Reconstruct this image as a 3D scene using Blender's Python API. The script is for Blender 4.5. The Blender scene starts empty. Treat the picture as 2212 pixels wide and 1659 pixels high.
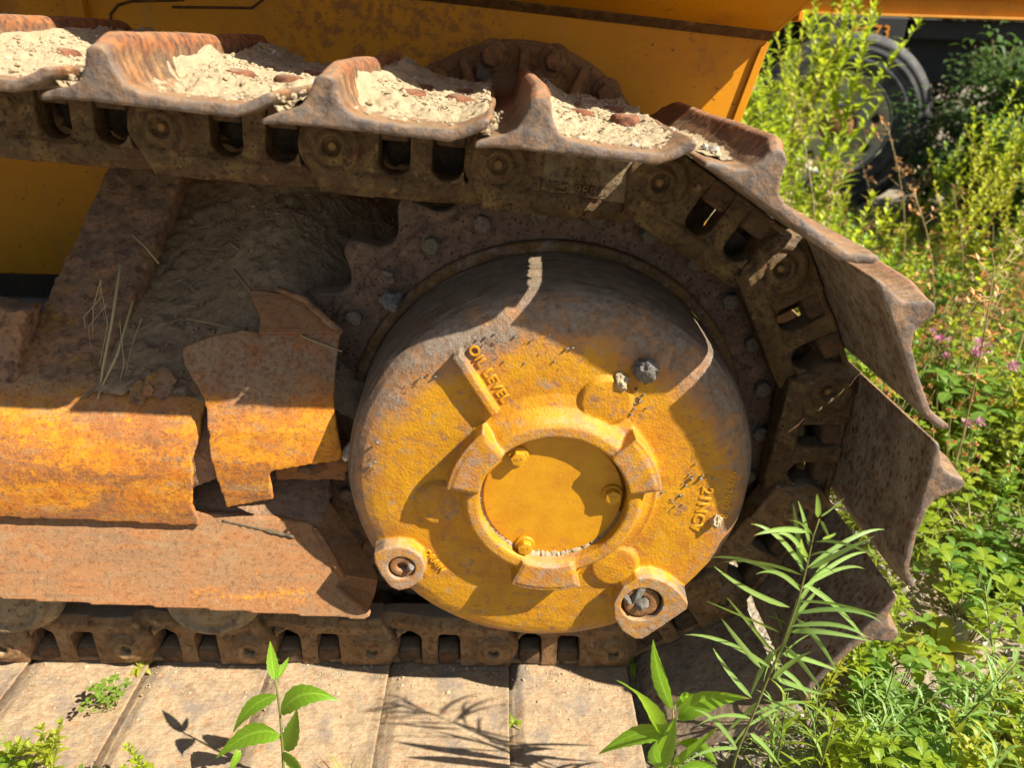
import bpy, bmesh, math, random
import numpy as np
from mathutils import Vector, Matrix, Euler
R = math.radians
random.seed(7); RNG = np.random.default_rng(7)
scene = bpy.context.scene
COL = scene.collection

# ------------------------------------------------------------------ camera, sky, sun, exposure
cd = bpy.data.cameras.new('camera'); cam = bpy.data.objects.new('camera', cd); COL.objects.link(cam)
CP, CY, CR = 0.43730, 0.026606, 0.027866          # pitch down, yaw right, roll
fw = Vector((math.sin(CY)*math.cos(CP), math.cos(CY)*math.cos(CP), -math.sin(CP)))
ri = fw.cross(Vector((0, 0, 1))).normalized(); up = ri.cross(fw)
r2 = ri*math.cos(CR)+up*math.sin(CR); u2 = -ri*math.sin(CR)+up*math.cos(CR)
cam.matrix_world = Matrix(((r2.x, u2.x, -fw.x, -0.0796), (r2.y, u2.y, -fw.y, -0.9304), (r2.z, u2.z, -fw.z, 0.5448), (0, 0, 0, 1)))
cd.sensor_width = 36.0; cd.lens = 36.0*1587.67/2212.0
cd.clip_start = 0.02; cd.clip_end = 500
cd.dof.use_dof = True; cd.dof.focus_distance = 1.02; cd.dof.aperture_fstop = 4.6
scene.camera = cam
SUN_TO = Vector((0.185, -0.090, 0.205)).normalized()
world = bpy.data.worlds.new("World"); scene.world = world; world.use_nodes = True
wn = world.node_tree; wn.nodes.clear()
sky = wn.nodes.new('ShaderNodeTexSky'); sky.sky_type = 'NISHITA'; sky.sun_disc = False
sky.sun_elevation = math.asin(SUN_TO.z); sky.sun_rotation = math.atan2(SUN_TO.x, SUN_TO.y)
sky.air_density = 1.0; sky.dust_density = 1.2
bg = wn.nodes.new('ShaderNodeBackground'); bg.inputs['Strength'].default_value = 0.05
wo = wn.nodes.new('ShaderNodeOutputWorld')
wn.links.new(sky.outputs[0], bg.inputs[0]); wn.links.new(bg.outputs[0], wo.inputs[0])
sl = bpy.data.lights.new('sun', 'SUN'); sl.energy = 5.0; sl.angle = R(0.53); sl.color = (1.0, 0.91, 0.76)
so = bpy.data.objects.new('sun', sl); COL.objects.link(so); so.location = (4, -2, 5)
so.rotation_euler = SUN_TO.to_track_quat('Z', 'Y').to_euler()
scene.view_settings.view_transform = 'Standard'; scene.view_settings.look = 'None'
scene.view_settings.gamma = 1.0; scene.view_settings.use_curve_mapping = False
scene.view_settings.exposure = 1.40
scene.cycles.max_bounces = 8; scene.cycles.diffuse_bounces = 4; scene.cycles.transparent_max_bounces = 6

# ------------------------------------------------------------------ noise in numpy
def _hash(ix, iy, iz, seed):
    h = (ix.astype(np.int64)*374761393 + iy.astype(np.int64)*668265263 + iz.astype(np.int64)*2147483647 + seed*1274126177) & 0x7fffffff
    h = ((h ^ (h >> 13))*1274126177) & 0x7fffffff
    return ((h ^ (h >> 16)) & 0xffff)/65535.0
def vnoise(p, seed=0):
    p = np.asarray(p, float); i = np.floor(p); f = p-i; f = f*f*(3-2*f); i = i.astype(np.int64)
    out = 0
    for dx in (0, 1):
        for dy in (0, 1):
            for dz in (0, 1):
                w = (f[:, 0] if dx else 1-f[:, 0])*(f[:, 1] if dy else 1-f[:, 1])*(f[:, 2] if dz else 1-f[:, 2])
                out = out + w*_hash(i[:, 0]+dx, i[:, 1]+dy, i[:, 2]+dz, seed)
    return out*2-1
def fbm(p, octv=4, seed=0, gain=.5):
    a, s, o = 1.0, 0, 0
    p = np.asarray(p, float)
    for k in range(octv):
        o = o+a*vnoise(p*(2.03**k)+17.3*k, seed+k); s += a; a *= gain
    return o/s
def smooth(a, b, x): 
    t = np.clip((x-a)/(b-a), 0, 1); return t*t*(3-2*t)

# ------------------------------------------------------------------ mesh builder
class MB:
    def __init__(s): s.v = []; s.f = []; s.a = []
    def add(s, vs, fs, M=None):
        o = len(s.v)
        for p in vs:
            p = Vector(p); s.v.append(tuple(M @ p if M is not None else p))
        for f in fs: s.f.append(tuple(i+o for i in f))
        return s
    def box(s, x0, x1, y0, y1, z0, z1, M=None):
        v = [(x0, y0, z0), (x1, y0, z0), (x1, y1, z0), (x0, y1, z0), (x0, y0, z1), (x1, y0, z1), (x1, y1, z1), (x0, y1, z1)]
        return s.add(v, [(0, 3, 2, 1), (4, 5, 6, 7), (0, 1, 5, 4), (1, 2, 6, 5), (2, 3, 7, 6), (3, 0, 4, 7)], M)
    def prism(s, pts, y0, y1, M=None):      # polygon (x,z) ccw seen from -Y, extruded along Y; y0/y1 may be per-point lists
        n = len(pts)
        A = y0 if isinstance(y0, (list, tuple)) else [y0]*n
        B = y1 if isinstance(y1, (list, tuple)) else [y1]*n
        v = [(p[0], A[i], p[1]) for i, p in enumerate(pts)]+[(p[0], B[i], p[1]) for i, p in enumerate(pts)]
        f = [tuple(range(n)), tuple(range(2*n-1, n-1, -1))]
        f += [(i, i+n, (i+1) % n+n, (i+1) % n) for i in range(n)]
        return s.add(v, f, M)
    def lathe(s, prof, seg=48, cx=0, cz=0, M=None, close=True, loop=False):   # prof: (r, y) around the Y axis
        v = []; f = []; n = len(prof)
        for k in range(seg):
            a = 2*math.pi*k/seg
            for r, y in prof: v.append((cx+r*math.cos(a), y, cz+r*math.sin(a)))
        for k in range(seg):
            k2 = (k+1) % seg
            for j in range(n-1): f.append((k*n+j, k*n+j+1, k2*n+j+1, k2*n+j))
        if loop:
            for k in range(seg): k2 = (k+1) % seg; f.append((k*n+n-1, k*n, k2*n, k2*n+n-1))
        elif close:
            if prof[0][0] > 1e-6: f.append(tuple(k*n for k in range(seg)))
            if prof[-1][0] > 1e-6: f.append(tuple(k*n+n-1 for k in range(seg-1, -1, -1)))
        return s.add(v, f, M)
    def ring(s, r0, r1, y0, y1, seg=64, cx=0, cz=0, a0=0, a1=2*math.pi):   # annular sector prism
        full = abs(a1-a0-2*math.pi) < 1e-6
        n = seg if full else seg+1
        v = []; f = []
        for k in range(n):
            a = a0+(a1-a0)*k/seg
            c, d = math.cos(a), math.sin(a)
            v += [(cx+r0*c, y0, cz+r0*d), (cx+r1*c, y0, cz+r1*d), (cx+r1*c, y1, cz+r1*d), (cx+r0*c, y1, cz+r0*d)]
        for k in range(seg):
            o = 4*k; q = 4*((k+1) % n)
            for j in range(4): f.append((o+j, o+(j+1) % 4, q+(j+1) % 4, q+j))
        if not full: f.append((3, 2, 1, 0)); o = 4*(n-1); f.append((o, o+1, o+2, o+3))
        return s.add(v, f)
    def tube(s, path, rad, seg=6):
        n = len(path); rr = rad if isinstance(rad, (list, tuple)) else [rad]*n
        P = [Vector(p) for p in path]; v = []; f = []
        for i, p in enumerate(P):
            t = (P[min(i+1, n-1)]-P[max(i-1, 0)]).normalized()
            a = t.cross(Vector((.31, .93, .2))).normalized(); b = t.cross(a)
            for k in range(seg):
                w = 2*math.pi*k/seg
                v.append(tuple(p+a*(rr[i]*math.cos(w))+b*(rr[i]*math.sin(w))))
        for i in range(n-1):
            for k in range(seg): f.append((i*seg+k, i*seg+(k+1) % seg, (i+1)*seg+(k+1) % seg, (i+1)*seg+k))
        f.append(tuple(range(seg-1, -1, -1))); f.append(tuple((n-1)*seg+k for k in range(seg)))
        return s.add(v, f)
    def blob(s, c, r, sub=2, squash=(1, 1, 1), seed=0, amp=.25, freq=2.0):
        bm = bmesh.new(); bmesh.ops.create_icosphere(bm, subdivisions=sub, radius=1.0)
        V = np.array([q.co for q in bm.verts]); F = [tuple(q.index for q in fa.verts) for fa in bm.faces]; bm.free()
        d = 1+amp*fbm(V*freq+seed*3.7, 3, seed)
        V = V*d[:, None]*np.array(squash)*r
        rz = Euler((seed*1.3, seed*2.1, seed*.7)).to_matrix() if seed else Matrix.Identity(3)
        return s.add([tuple(rz @ Vector(q)+Vector(c)) for q in V], F)
    def mesh(s, name):
        me = bpy.data.meshes.new(name); me.from_pydata(s.v, [], s.f); me.validate(clean_customdata=False)
        bm = bmesh.new(); bm.from_mesh(me); bmesh.ops.recalc_face_normals(bm, faces=bm.faces); bm.to_mesh(me); bm.free()
        return me

def shade(me, on=True):
    me.polygons.foreach_set('use_smooth', np.full(len(me.polygons), on, dtype=bool)); me.update()
def cook(me, mods):
    """apply a list of (type, settings) modifiers and return the resulting mesh"""
    o = bpy.data.objects.new('cook', me); COL.objects.link(o)
    for t, kw in mods:
        m = o.modifiers.new(t, t)
        for k, val in kw.items(): setattr(m, k, val)
    dg = bpy.context.evaluated_depsgraph_get(); dg.update()
    out = bpy.data.meshes.new_from_object(o.evaluated_get(dg), depsgraph=dg)
    bpy.data.objects.remove(o); bpy.data.meshes.remove(me)
    return out
def cast(me, voxel, it=3, fac=.5):
    out = cook(me, [('REMESH', dict(mode='VOXEL', voxel_size=voxel, adaptivity=0.0)), ('SMOOTH', dict(factor=fac, iterations=it))])
    shade(out); return out
def bevel(me, w, seg=2, angle=35):
    out = cook(me, [('BEVEL', dict(width=w, segments=seg, limit_method='ANGLE', angle_limit=R(angle)))])
    shade(out); 
    return out
def verts(me):
    a = np.empty(len(me.vertices)*3); me.vertices.foreach_get('co', a); return a.reshape(-1, 3)
def setv(me, V): me.vertices.foreach_set('co', np.ascontiguousarray(V).ravel()); me.update()

# ------------------------------------------------------------------ scene graph helpers
ABS = set()      # names of things whose parts are given in world coordinates
def obj(name, me, mat, parent=None, loc=(0, 0, 0), rot=(0, 0, 0)):
    o = bpy.data.objects.new(name, me); COL.objects.link(o)
    if mat is not None and len(me.materials) == 0: me.materials.append(mat)
    o.location = loc; o.rotation_euler = rot
    if parent is not None:
        o.parent = parent
        if parent.name in ABS: o.matrix_parent_inverse = Matrix.Translation(-Vector(parent.location))
    return o
def thing(name, label, cat, loc=(0, 0, 0), group=None, rot=(0, 0, 0)):
    o = bpy.data.objects.new(name, None); COL.objects.link(o); o.location = loc; o.rotation_euler = rot
    o.empty_display_size = .05
    return tag(o, label, cat, group)
def tag(o, label=None, cat=None, group=None, kind=None):
    if label: o['label'] = label
    if cat: o['category'] = cat
    if group: o['group'] = group
    if kind: o['kind'] = kind
    return o
def dup(o, parent=None):
    c = o.copy(); COL.objects.link(c)
    if parent is not None: c.parent = parent; c.matrix_parent_inverse = o.matrix_parent_inverse.copy()
    for ch in o.children: dup(ch, c)
    return c

# ------------------------------------------------------------------ material builder
class NT:
    def __init__(s, name):
        s.mat = bpy.data.materials.new(name); s.mat.use_nodes = True; s.t = s.mat.node_tree; s.t.nodes.clear()
        s.geo = s.t.nodes.new('ShaderNodeNewGeometry'); s.tc = s.t.nodes.new('ShaderNodeTexCoord')
        s.pos = s.geo.outputs['Position']; s.objc = s.tc.outputs['Object']
    def put(s, sock, v):
        if isinstance(v, bpy.types.NodeSocket): s.t.links.new(v, sock)
        else:
            if sock.type == 'RGBA' and len(v) == 3: v = (*v, 1)
            sock.default_value = v
    def sc(s, vec, k):
        n = s.t.nodes.new('ShaderNodeMapping'); s.put(n.inputs['Vector'], vec); n.inputs['Scale'].default_value = k; return n.outputs[0]
    def noise(s, vec, scale, detail=5, rough=.6, dist=0.0):
        n = s.t.nodes.new('ShaderNodeTexNoise'); s.put(n.inputs['Vector'], vec)
        n.inputs['Scale'].default_value = scale; n.inputs['Detail'].default_value = detail
        n.inputs['Roughness'].default_value = rough; n.inputs['Distortion'].default_value = dist
        return n.outputs['Fac']
    def voro(s, vec, scale, feature='F1', out='Distance', rnd=1.0):
        n = s.t.nodes.new('ShaderNodeTexVoronoi'); n.feature = feature; s.put(n.inputs['Vector'], vec)
        n.inputs['Scale'].default_value = scale; n.inputs['Randomness'].default_value = rnd; return n.outputs[out]
    def ramp(s, fac, lo, hi):
        n = s.t.nodes.new('ShaderNodeMapRange'); n.interpolation_type = 'SMOOTHSTEP'
        s.put(n.inputs['Value'], fac); n.inputs['From Min'].default_value = lo; n.inputs['From Max'].default_value = hi; return n.outputs[0]
    def mix(s, fac, a, b, mode='MIX'):
        n = s.t.nodes.new('ShaderNodeMix'); n.data_type = 'RGBA'; n.blend_type = mode
        s.put(n.inputs[0], fac); s.put(n.inputs[6], a); s.put(n.inputs[7], b); return n.outputs[2]
    def m(s, op, a, b=0.0, clamp=False):
        n = s.t.nodes.new('ShaderNodeMath'); n.operation = op; n.use_clamp = clamp; s.put(n.inputs[0], a); s.put(n.inputs[1], b); return n.outputs[0]
    def vm(s, op, a, b=None):
        n = s.t.nodes.new('ShaderNodeVectorMath'); n.operation = op; s.put(n.inputs[0], a)
        if b is not None: s.put(n.inputs[1], b)
        return n.outputs['Value'] if op in ('LENGTH', 'DISTANCE', 'DOT_PRODUCT') else n.outputs[0]
    def xyz(s, vec):
        n = s.t.nodes.new('ShaderNodeSeparateXYZ'); s.put(n.inputs[0], vec); return n.outputs
    def bump(s, h, strength=1.0, dist=.001, nrm=None):
        n = s.t.nodes.new('ShaderNodeBump'); n.inputs['Strength'].default_value = strength; n.inputs['Distance'].default_value = dist
        s.put(n.inputs['Height'], h)
        if nrm is not None: s.put(n.inputs['Normal'], nrm)
        return n.outputs[0]
    def out(s, color, rough=.7, nrm=None, metal=0.0, spec=.4):
        b = s.t.nodes.new('ShaderNodeBsdfPrincipled'); o = s.t.nodes.new('ShaderNodeOutputMaterial')
        s.put(b.inputs['Base Color'], color); s.put(b.inputs['Roughness'], rough); s.put(b.inputs['Metallic'], metal)
        b.inputs['Specular IOR Level'].default_value = spec
        if nrm is not None: s.put(b.inputs['Normal'], nrm)
        s.t.links.new(b.outputs[0], o.inputs[0]); s.b = b; s.o = o
        return s.mat

DUST = (.43, .325, .20); DUSTG = (.29, .25, .19); SOIL = (.20, .165, .115)
RUST = (.34, .125, .035); RUSTD = (.105, .045, .022); YEL = (.56, .255, .008); STEEL = (.13, .105, .085)

def up_mask(t, lo, hi, nz=.5, scale=30):
    z = t.xyz(t.geo.outputs['Normal'])[2]
    z = t.m('ADD', z, t.m('MULTIPLY', t.m('SUBTRACT', t.noise(t.pos, scale), .5), nz))
    return t.ramp(z, lo, hi)

def rusty(name, base, layers, dust=None, bumps=((300, .0006),), rough=.75, stretch=(1, 1, 1), coords='pos', wear=None, pits=None, spec=.35):
    """base colour, then noise-masked layers (colour, scale, lo, hi), pits, edge wear, dust on upward faces"""
    t = NT(name); src = t.pos if coords == 'pos' else t.objc
    v = t.sc(src, stretch) if stretch != (1, 1, 1) else src
    c = base
    for col, scale, lo, hi in layers:
        c = t.mix(t.ramp(t.noise(v, scale, 8, .62, .3), lo, hi), c, col)
    if pits:
        pc, ps, plo, phi = pits
        d = t.m('ADD', t.voro(t.pos, ps), t.m('MULTIPLY', t.noise(t.pos, ps*.35, 3), .55))
        c = t.mix(t.ramp(d, phi, plo), c, pc)
    if wear:
        wc, lo, hi = wear
        e = t.m('ADD', t.geo.outputs['Pointiness'], t.m('MULTIPLY', t.m('SUBTRACT', t.noise(t.pos, 60), .5), .10))
        c = t.mix(t.ramp(e, lo, hi), c, wc)
    c = t.mix(t.m('MULTIPLY', t.ramp(t.noise(t.pos, 75, 8, .76, .4), .47, .64), .75), c, t.mix(1.0, c, (.30, .25, .22), 'MULTIPLY'))
    c = t.mix(t.m('MULTIPLY', t.ramp(t.noise(t.pos, 48, 9, .8, .3), .52, .66), .45), c, t.mix(1.0, c, (2.1, 1.8, 1.5), 'MULTIPLY'))
    grain = t.noise(t.pos, 900, 3, .7)
    c = t.mix(t.ramp(grain, .25, .8), t.mix(.35, c, (0, 0, 0), 'MULTIPLY'), c)
    if dust:
        dc, lo, hi = dust
        c = t.mix(up_mask(t, lo, hi), c, t.mix(t.ramp(t.noise(t.pos, 160, 5), .35, .7), dc, tuple(x*.78 for x in dc)))
    n = None
    for s_, d_ in bumps: n = t.bump(t.noise(v, s_, 6, .65), 1.0, d_, n)
    return t.out(c, rough, n, spec=spec)

# ------------------------------------------------------------------ metals
M_SHOE = None
def shoe_material():
    t = NT('worn_shoe_steel'); ob = t.objc
    st = t.sc(ob, (9, 260, 16))                       # wear streaks across the plate, running with the travel
    streak = t.noise(st, 1.0, 5, .65, .4)
    big = t.noise(t.pos, 22, 6, .6)
    c = t.mix(t.ramp(big, .38, .66), (.135, .085, .048), (.25, .10, .028))
    c = t.mix(t.ramp(t.noise(t.pos, 55, 7, .7), .52, .68), c, (.36, .17, .055))
    c = t.mix(t.m('MULTIPLY', t.ramp(streak, .46, .62), .75), c, (.085, .055, .038))
    c = t.mix(t.m('MULTIPLY', t.ramp(streak, .48, .34), .5), c, (.37, .25, .13))
    oz = t.xyz(ob)[2]
    # grouser root is bare orange rust
    c = t.mix(t.m('MULTIPLY', t.ramp(t.m('ADD', oz, t.m('MULTIPLY', t.noise(t.pos, 30), .03)), .098, .112), .8), c, t.mix(t.ramp(t.noise(t.pos, 120), .4, .6), (.33, .105, .026), (.13, .065, .04)))
    oy = t.xyz(ob)[1]
    endm = t.ramp(t.m('ADD', oy, t.m('MULTIPLY', t.noise(t.pos, 70), .012)), -.171, -.181)
    c = t.mix(t.m('MULTIPLY', endm, .8), c, t.mix(t.ramp(t.noise(t.pos, 85, 6), .4, .62), (.115, .098, .088), (.20, .125, .075)))
    e = t.ramp(t.m('ADD', t.geo.outputs['Pointiness'], t.m('MULTIPLY', t.m('SUBTRACT', t.noise(t.pos, 130), .5), .06)), .535, .60)
    c = t.mix(t.m('MULTIPLY', e, .6), c, (.25, .20, .16))
    # inner face: grey-brown with dashes of red rust
    on = t.xyz(t.tc.outputs['Normal'])[2]
    inner = t.ramp(on, -.45, -.75)
    sp = t.voro(t.sc(ob, (62, 118, 30)), 1.0)
    spn = t.m('ADD', sp, t.m('MULTIPLY', t.noise(ob, 26, 4), .9))
    ci = t.mix(t.ramp(t.noise(t.pos, 26, 7), .35, .65), (.25, .20, .14), (.165, .12, .08))
    ci = t.mix(t.m('MULTIPLY', t.ramp(spn, .80, .66), .85), ci, (.13, .042, .014))
    c = t.mix(inner, c, ci)
    c = t.mix(t.m('MULTIPLY', t.ramp(t.noise(t.pos, 60, 9, .78, .4), .46, .62), .72), c, t.mix(1.0, c, (.32, .29, .28), 'MULTIPLY'))
    # dust settled on faces that look at the sky
    du = up_mask(t, .55, 1.15, .9, 34)
    spots = t.m('SUBTRACT', 1.35, t.noise(t.pos, 75, 9, .82, .6))
    dcol = t.mix(t.ramp(t.noise(t.pos, 170, 6), .35, .7), DUST, (.33, .235, .135))
    dcol = t.mix(t.m('MULTIPLY', t.m('MULTIPLY', inner, t.ramp(spots, .83, .74)), .8), dcol, (.36, .165, .065))
    dcol = t.mix(t.m('MULTIPLY', inner, t.m('MULTIPLY', t.ramp(t.noise(t.pos, 19, 8, .68), .48, .66), .8)), dcol, (.19, .165, .145))
    dcol = t.mix(t.m('MULTIPLY', inner, t.m('MULTIPLY', t.ramp(t.noise(t.pos, 110, 7, .72), .52, .66), .7)), dcol, (.30, .155, .07))
    du = t.m('MULTIPLY', du, t.m('ADD', .30, t.m('MULTIPLY', inner, .58)))
    c = t.mix(du, c, dcol)
    n = t.bump(streak, .7, .0022)
    n = t.bump(t.noise(t.pos, 420, 5, .7), 1, .0010, n)
    n = t.bump(t.noise(t.pos, 130, 4, .6), 1, .0014, n)
    return t.out(c, t.m('SUBTRACT', .68, t.m('MULTIPLY', e, .2)), n, spec=.45)
M_SHOE = shoe_material()
M_LINK = rusty('oily_cast_link', (.115, .067, .025), [((.19, .120, .042), 26, .46, .62), ((.11, .042, .018), 34, .54, .66), ((.055, .030, .014), 70, .56, .68), ((.22, .165, .085), 48, .60, .74)],
               dust=((.26, .18, .09), .45, 1.2), bumps=((260, .002), (900, .0006), (60, .002)), rough=.6, pits=((.045, .020, .010), 130, .36, .58), wear=((.27, .205, .115), .53, .60))
M_LINKLOW = rusty('dusty_rusty_link', (.23, .125, .05), [((.30, .185, .09), 26, .42, .66), ((.15, .065, .026), 45, .55, .75), ((.33, .23, .13), 70, .56, .74), ((.10, .05, .022), 90, .58, .7)],
               dust=((.34, .26, .16), .5, 1.2), bumps=((260, .0016), (900, .0005)), rough=.8, wear=((.36, .24, .12), .54, .62))
M_BOLTRUST = rusty('red_rusty_bolt', (.185, .072, .034), [((.29, .125, .06), 80, .45, .7), ((.11, .05, .03), 120, .52, .7)], dust=((.40, .32, .22), .8, 1.4), bumps=((300, .002),), rough=.9)
M_BOLTDARK = rusty('dark_nut', (.095, .058, .032), [((.17, .075, .03), 60, .45, .7)], dust=((.26, .19, .11), .5, 1.2), bumps=((300, .0015),), rough=.85)
M_SPROCKET = rusty('rusty_sprocket', (.135, .085, .055), [((.20, .12, .075), 30, .45, .65), ((.09, .045, .025), 60, .55, .7)], dust=((.27, .21, .14), .45, 1.2),
               bumps=((240, .0014),), rough=.75, pits=((.06, .024, .011), 120, .40, .58), wear=((.25, .19, .12), .54, .62))
M_BOLTGREY = rusty('dusty_bolt_head', (.165, .135, .10), [((.15, .09, .055), 120, .5, .66)], bumps=((300, .0016),), rough=.9)

def cover_material(name, edge=True):
    t = NT(name); p = t.pos; x, y, z = t.xyz(p)
    c = t.mix(t.ramp(t.noise(p, 26, 6, .6), .35, .7), (.48, .228, .002), (.41, .172, .002))
    c = t.mix(t.m('MULTIPLY', t.ramp(t.noise(p, 18, 10, .74, .6), .50, .62), .55), c, (.33, .11, .018))
    c = t.mix(t.m('MULTIPLY', t.ramp(t.noise(p, 60, 7, .75, .3), .54, .64), .75), c, (.25, .125, .065))
    c = t.mix(t.m('MULTIPLY', t.ramp(t.noise(p, 40, 9, .80, .2), .56, .625), .65), c, (.245, .205, .155))
    if edge:
        r = t.m('SQRT', t.m('ADD', t.m('MULTIPLY', x, x), t.m('MULTIPLY', z, z)))
        # grey caked dust and bare rust round the rim, heavier at the top
        rr = t.m('ADD', r, t.m('MULTIPLY', t.m('SUBTRACT', t.noise(p, 17, 8, .68), .5), .15))
        rr = t.m('ADD', rr, t.m('MULTIPLY', t.m('MAXIMUM', z, -.08), .19))
        rusti = t.ramp(rr, .222, .262)
        c = t.mix(t.m('MULTIPLY', rusti, .8), c, t.mix(t.ramp(t.noise(p, 80, 6, .7), .42, .6), (.36, .15, .05), (.25, .15, .10)))
        dusti = t.ramp(t.m('ADD', rr, t.m('MULTIPLY', t.m('SUBTRACT', t.noise(p, 60, 7, .7), .5), .06)), .243, .282)
        dusti = t.m('MULTIPLY', dusti, t.m('ADD', .35, t.m('MULTIPLY', .65, t.ramp(t.noise(p, 24, 9, .74, .4), .40, .54))))
        c = t.mix(t.m('MULTIPLY', dusti, .92), c, t.mix(t.ramp(t.noise(p, 110, 6, .7), .38, .64), (.26, .22, .175), (.185, .125, .08)))
        side = t.ramp(t.m('MULTIPLY', t.xyz(t.geo.outputs['Normal'])[1], -1.0), .72, .35)
        sc_ = t.mix(t.ramp(t.noise(t.sc(p, (20, 160, 20)), 1.0, 6, .6), .4, .62), (.20, .16, .118), (.115, .076, .050))
        sc_ = t.mix(t.m('MULTIPLY', t.ramp(t.noise(p, 30, 6), .56, .68), .6), sc_, (.29, .13, .05))
        c = t.mix(t.m('MULTIPLY', side, t.ramp(r, .215, .25)), c, sc_)
    rb = t.m('SQRT', t.m('ADD', t.m('MULTIPLY', x, x), t.m('MULTIPLY', z, z)))
    bosst = t.m('MULTIPLY', t.m('MULTIPLY', t.ramp(t.m('MULTIPLY', y, -1.0), .114, .121), t.ramp(rb, .162, .18)), t.ramp(t.noise(p, 40, 8, .72), .36, .52))
    c = t.mix(t.m('MULTIPLY', bosst, .85), c, t.mix(t.ramp(t.noise(p, 110, 5), .42, .6), (.33, .16, .06), (.27, .215, .165)))
    top = t.m('MULTIPLY', t.ramp(t.m('MULTIPLY', y, -1.0), .1285, .1325), t.ramp(t.noise(p, 34, 8, .7), .42, .58))
    c = t.mix(t.m('MULTIPLY', top, .75), c, t.mix(t.ramp(t.noise(p, 120, 5), .42, .6), (.34, .14, .05), (.29, .21, .155)))
    e = t.m('ADD', t.geo.outputs['Pointiness'], t.m('MULTIPLY', t.m('SUBTRACT', t.noise(p, 45, 6, .7), .5), .16))
    c = t.mix(t.m('MULTIPLY', t.ramp(e, .535, .60), .85), c, t.mix(t.ramp(t.noise(p, 95, 6), .42, .58), (.34, .13, .05), (.33, .24, .17)))
    c = t.mix(t.m('MULTIPLY', t.ramp(t.noise(p, 120, 9, .8, .4), .54, .66), .5), c, t.mix(1.0, c, (.50, .38, .30), 'MULTIPLY'))
    c = t.mix(t.ramp(t.noise(p, 700, 3, .7), .2, .55), t.mix(.25, c, (0, 0, 0), 'MULTIPLY'), c)
    c = t.mix(t.m('MULTIPLY', up_mask(t, .72, 1.2, .8, 50), .5), c, DUST)
    n = t.bump(t.noise(p, 260, 4, .6), 1, .0011)
    if edge: n = t.bump(t.m('MULTIPLY', dusti, t.noise(p, 150, 6, .75)), 1, .0035, n)
    n = t.bump(t.noise(p, 95, 4, .6), 1, .0006, n)
    n = t.bump(t.noise(p, 800, 3, .7), .8, .0005, n)
    return t.out(c, .56, n, spec=.42)
M_COVER = cover_material('chipped_yellow_casting')
def plate_material():
    t = NT('yellow_plate_paint'); p = t.pos
    c = t.mix(t.ramp(t.noise(p, 26, 6, .6), .35, .7), (.48, .228, .003), (.41, .178, .003))
    c = t.mix(t.m('MULTIPLY', t.ramp(t.noise(p, 40, 8, .7, .3), .54, .70), .7), c, (.35, .13, .02))
    c = t.mix(t.m('MULTIPLY', t.ramp(t.noise(p, 130, 6, .7), .66, .72), .8), c, (.22, .12, .06))
    c = t.mix(t.m('MULTIPLY', t.ramp(t.noise(t.sc(p, (30, 30, 260)), 1.0, 3, .5, .5), .72, .76), .5), c, (.62, .40, .16))
    n = t.bump(t.noise(p, 330, 3, .5), .6, .0006)
    return t.out(c, .5, n, spec=.42)
M_COVER2 = plate_material()
def plain_yellow(name, spots=True):
    t = NT(name); p = t.pos
    c = t.mix(t.ramp(t.noise(p, 5, 5), .3, .7), (.52, .215, .001), (.45, .18, .001))
    if spots:
        c = t.mix(t.m('MULTIPLY', t.ramp(t.noise(p, 120, 3, .5), .66, .74), .85), c, (.09, .035, .008))
        c = t.mix(t.m('MULTIPLY', t.ramp(t.noise(p, 38, 8, .75, .5), .60, .68), .6), c, (.16, .06, .015))
        c = t.mix(t.m('MULTIPLY', t.ramp(t.noise(p, 6, 8, .7, .4), .55, .72), .45), c, (.20, .075, .022))
    if spots:
        q_ = t.vm('DISTANCE', p, (-.27, .44, .50))
        near = t.ramp(t.m('ADD', q_, t.m('MULTIPLY', t.m('SUBTRACT', t.noise(p, 9, 6), .5), .25)), .32, .10)
        c = t.mix(t.m('MULTIPLY', near, t.m('MULTIPLY', t.ramp(t.noise(p, 55, 8, .75), .46, .58), .7)), c, (.17, .07, .02))
        c = t.mix(t.m('MULTIPLY', t.ramp(t.noise(t.sc(p, (42, 42, 3)), 1.0, 5, .6), .56, .72), .30), c, (.30, .17, .05))
        c = t.mix(t.m('MULTIPLY', t.ramp(t.noise(t.sc(p, (4, 30, 160)), 1.0, 3, .5, 1.2), .70, .74), .35), c, (.22, .09, .01))
    n = t.bump(t.noise(p, 90, 3), .4, .0006)
    n = t.bump(t.noise(p, 7, 3), .35, .006, n)
    return t.out(c, .55, n, spec=.25)
M_HULL = plain_yellow('hull_yellow_paint')
M_HULLLOW = M_HULL
M_SEAM = rusty('dark_seam', (.10, .045, .010), [((.18, .09, .02), 60, .45, .7)], rough=.8)
M_AXLE = rusty('dusty_rust_axle', (.25, .12, .045), [((.33, .17, .04), 16, .45, .68), ((.13, .055, .028), 30, .5, .7)], dust=((.25, .17, .10), .4, 1.2), bumps=((180, .002),), rough=.85)
M_DARK = rusty('dark_underbody', (.03, .022, .014), [((.05, .035, .02), 8, .4, .7)], rough=.9)

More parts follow.
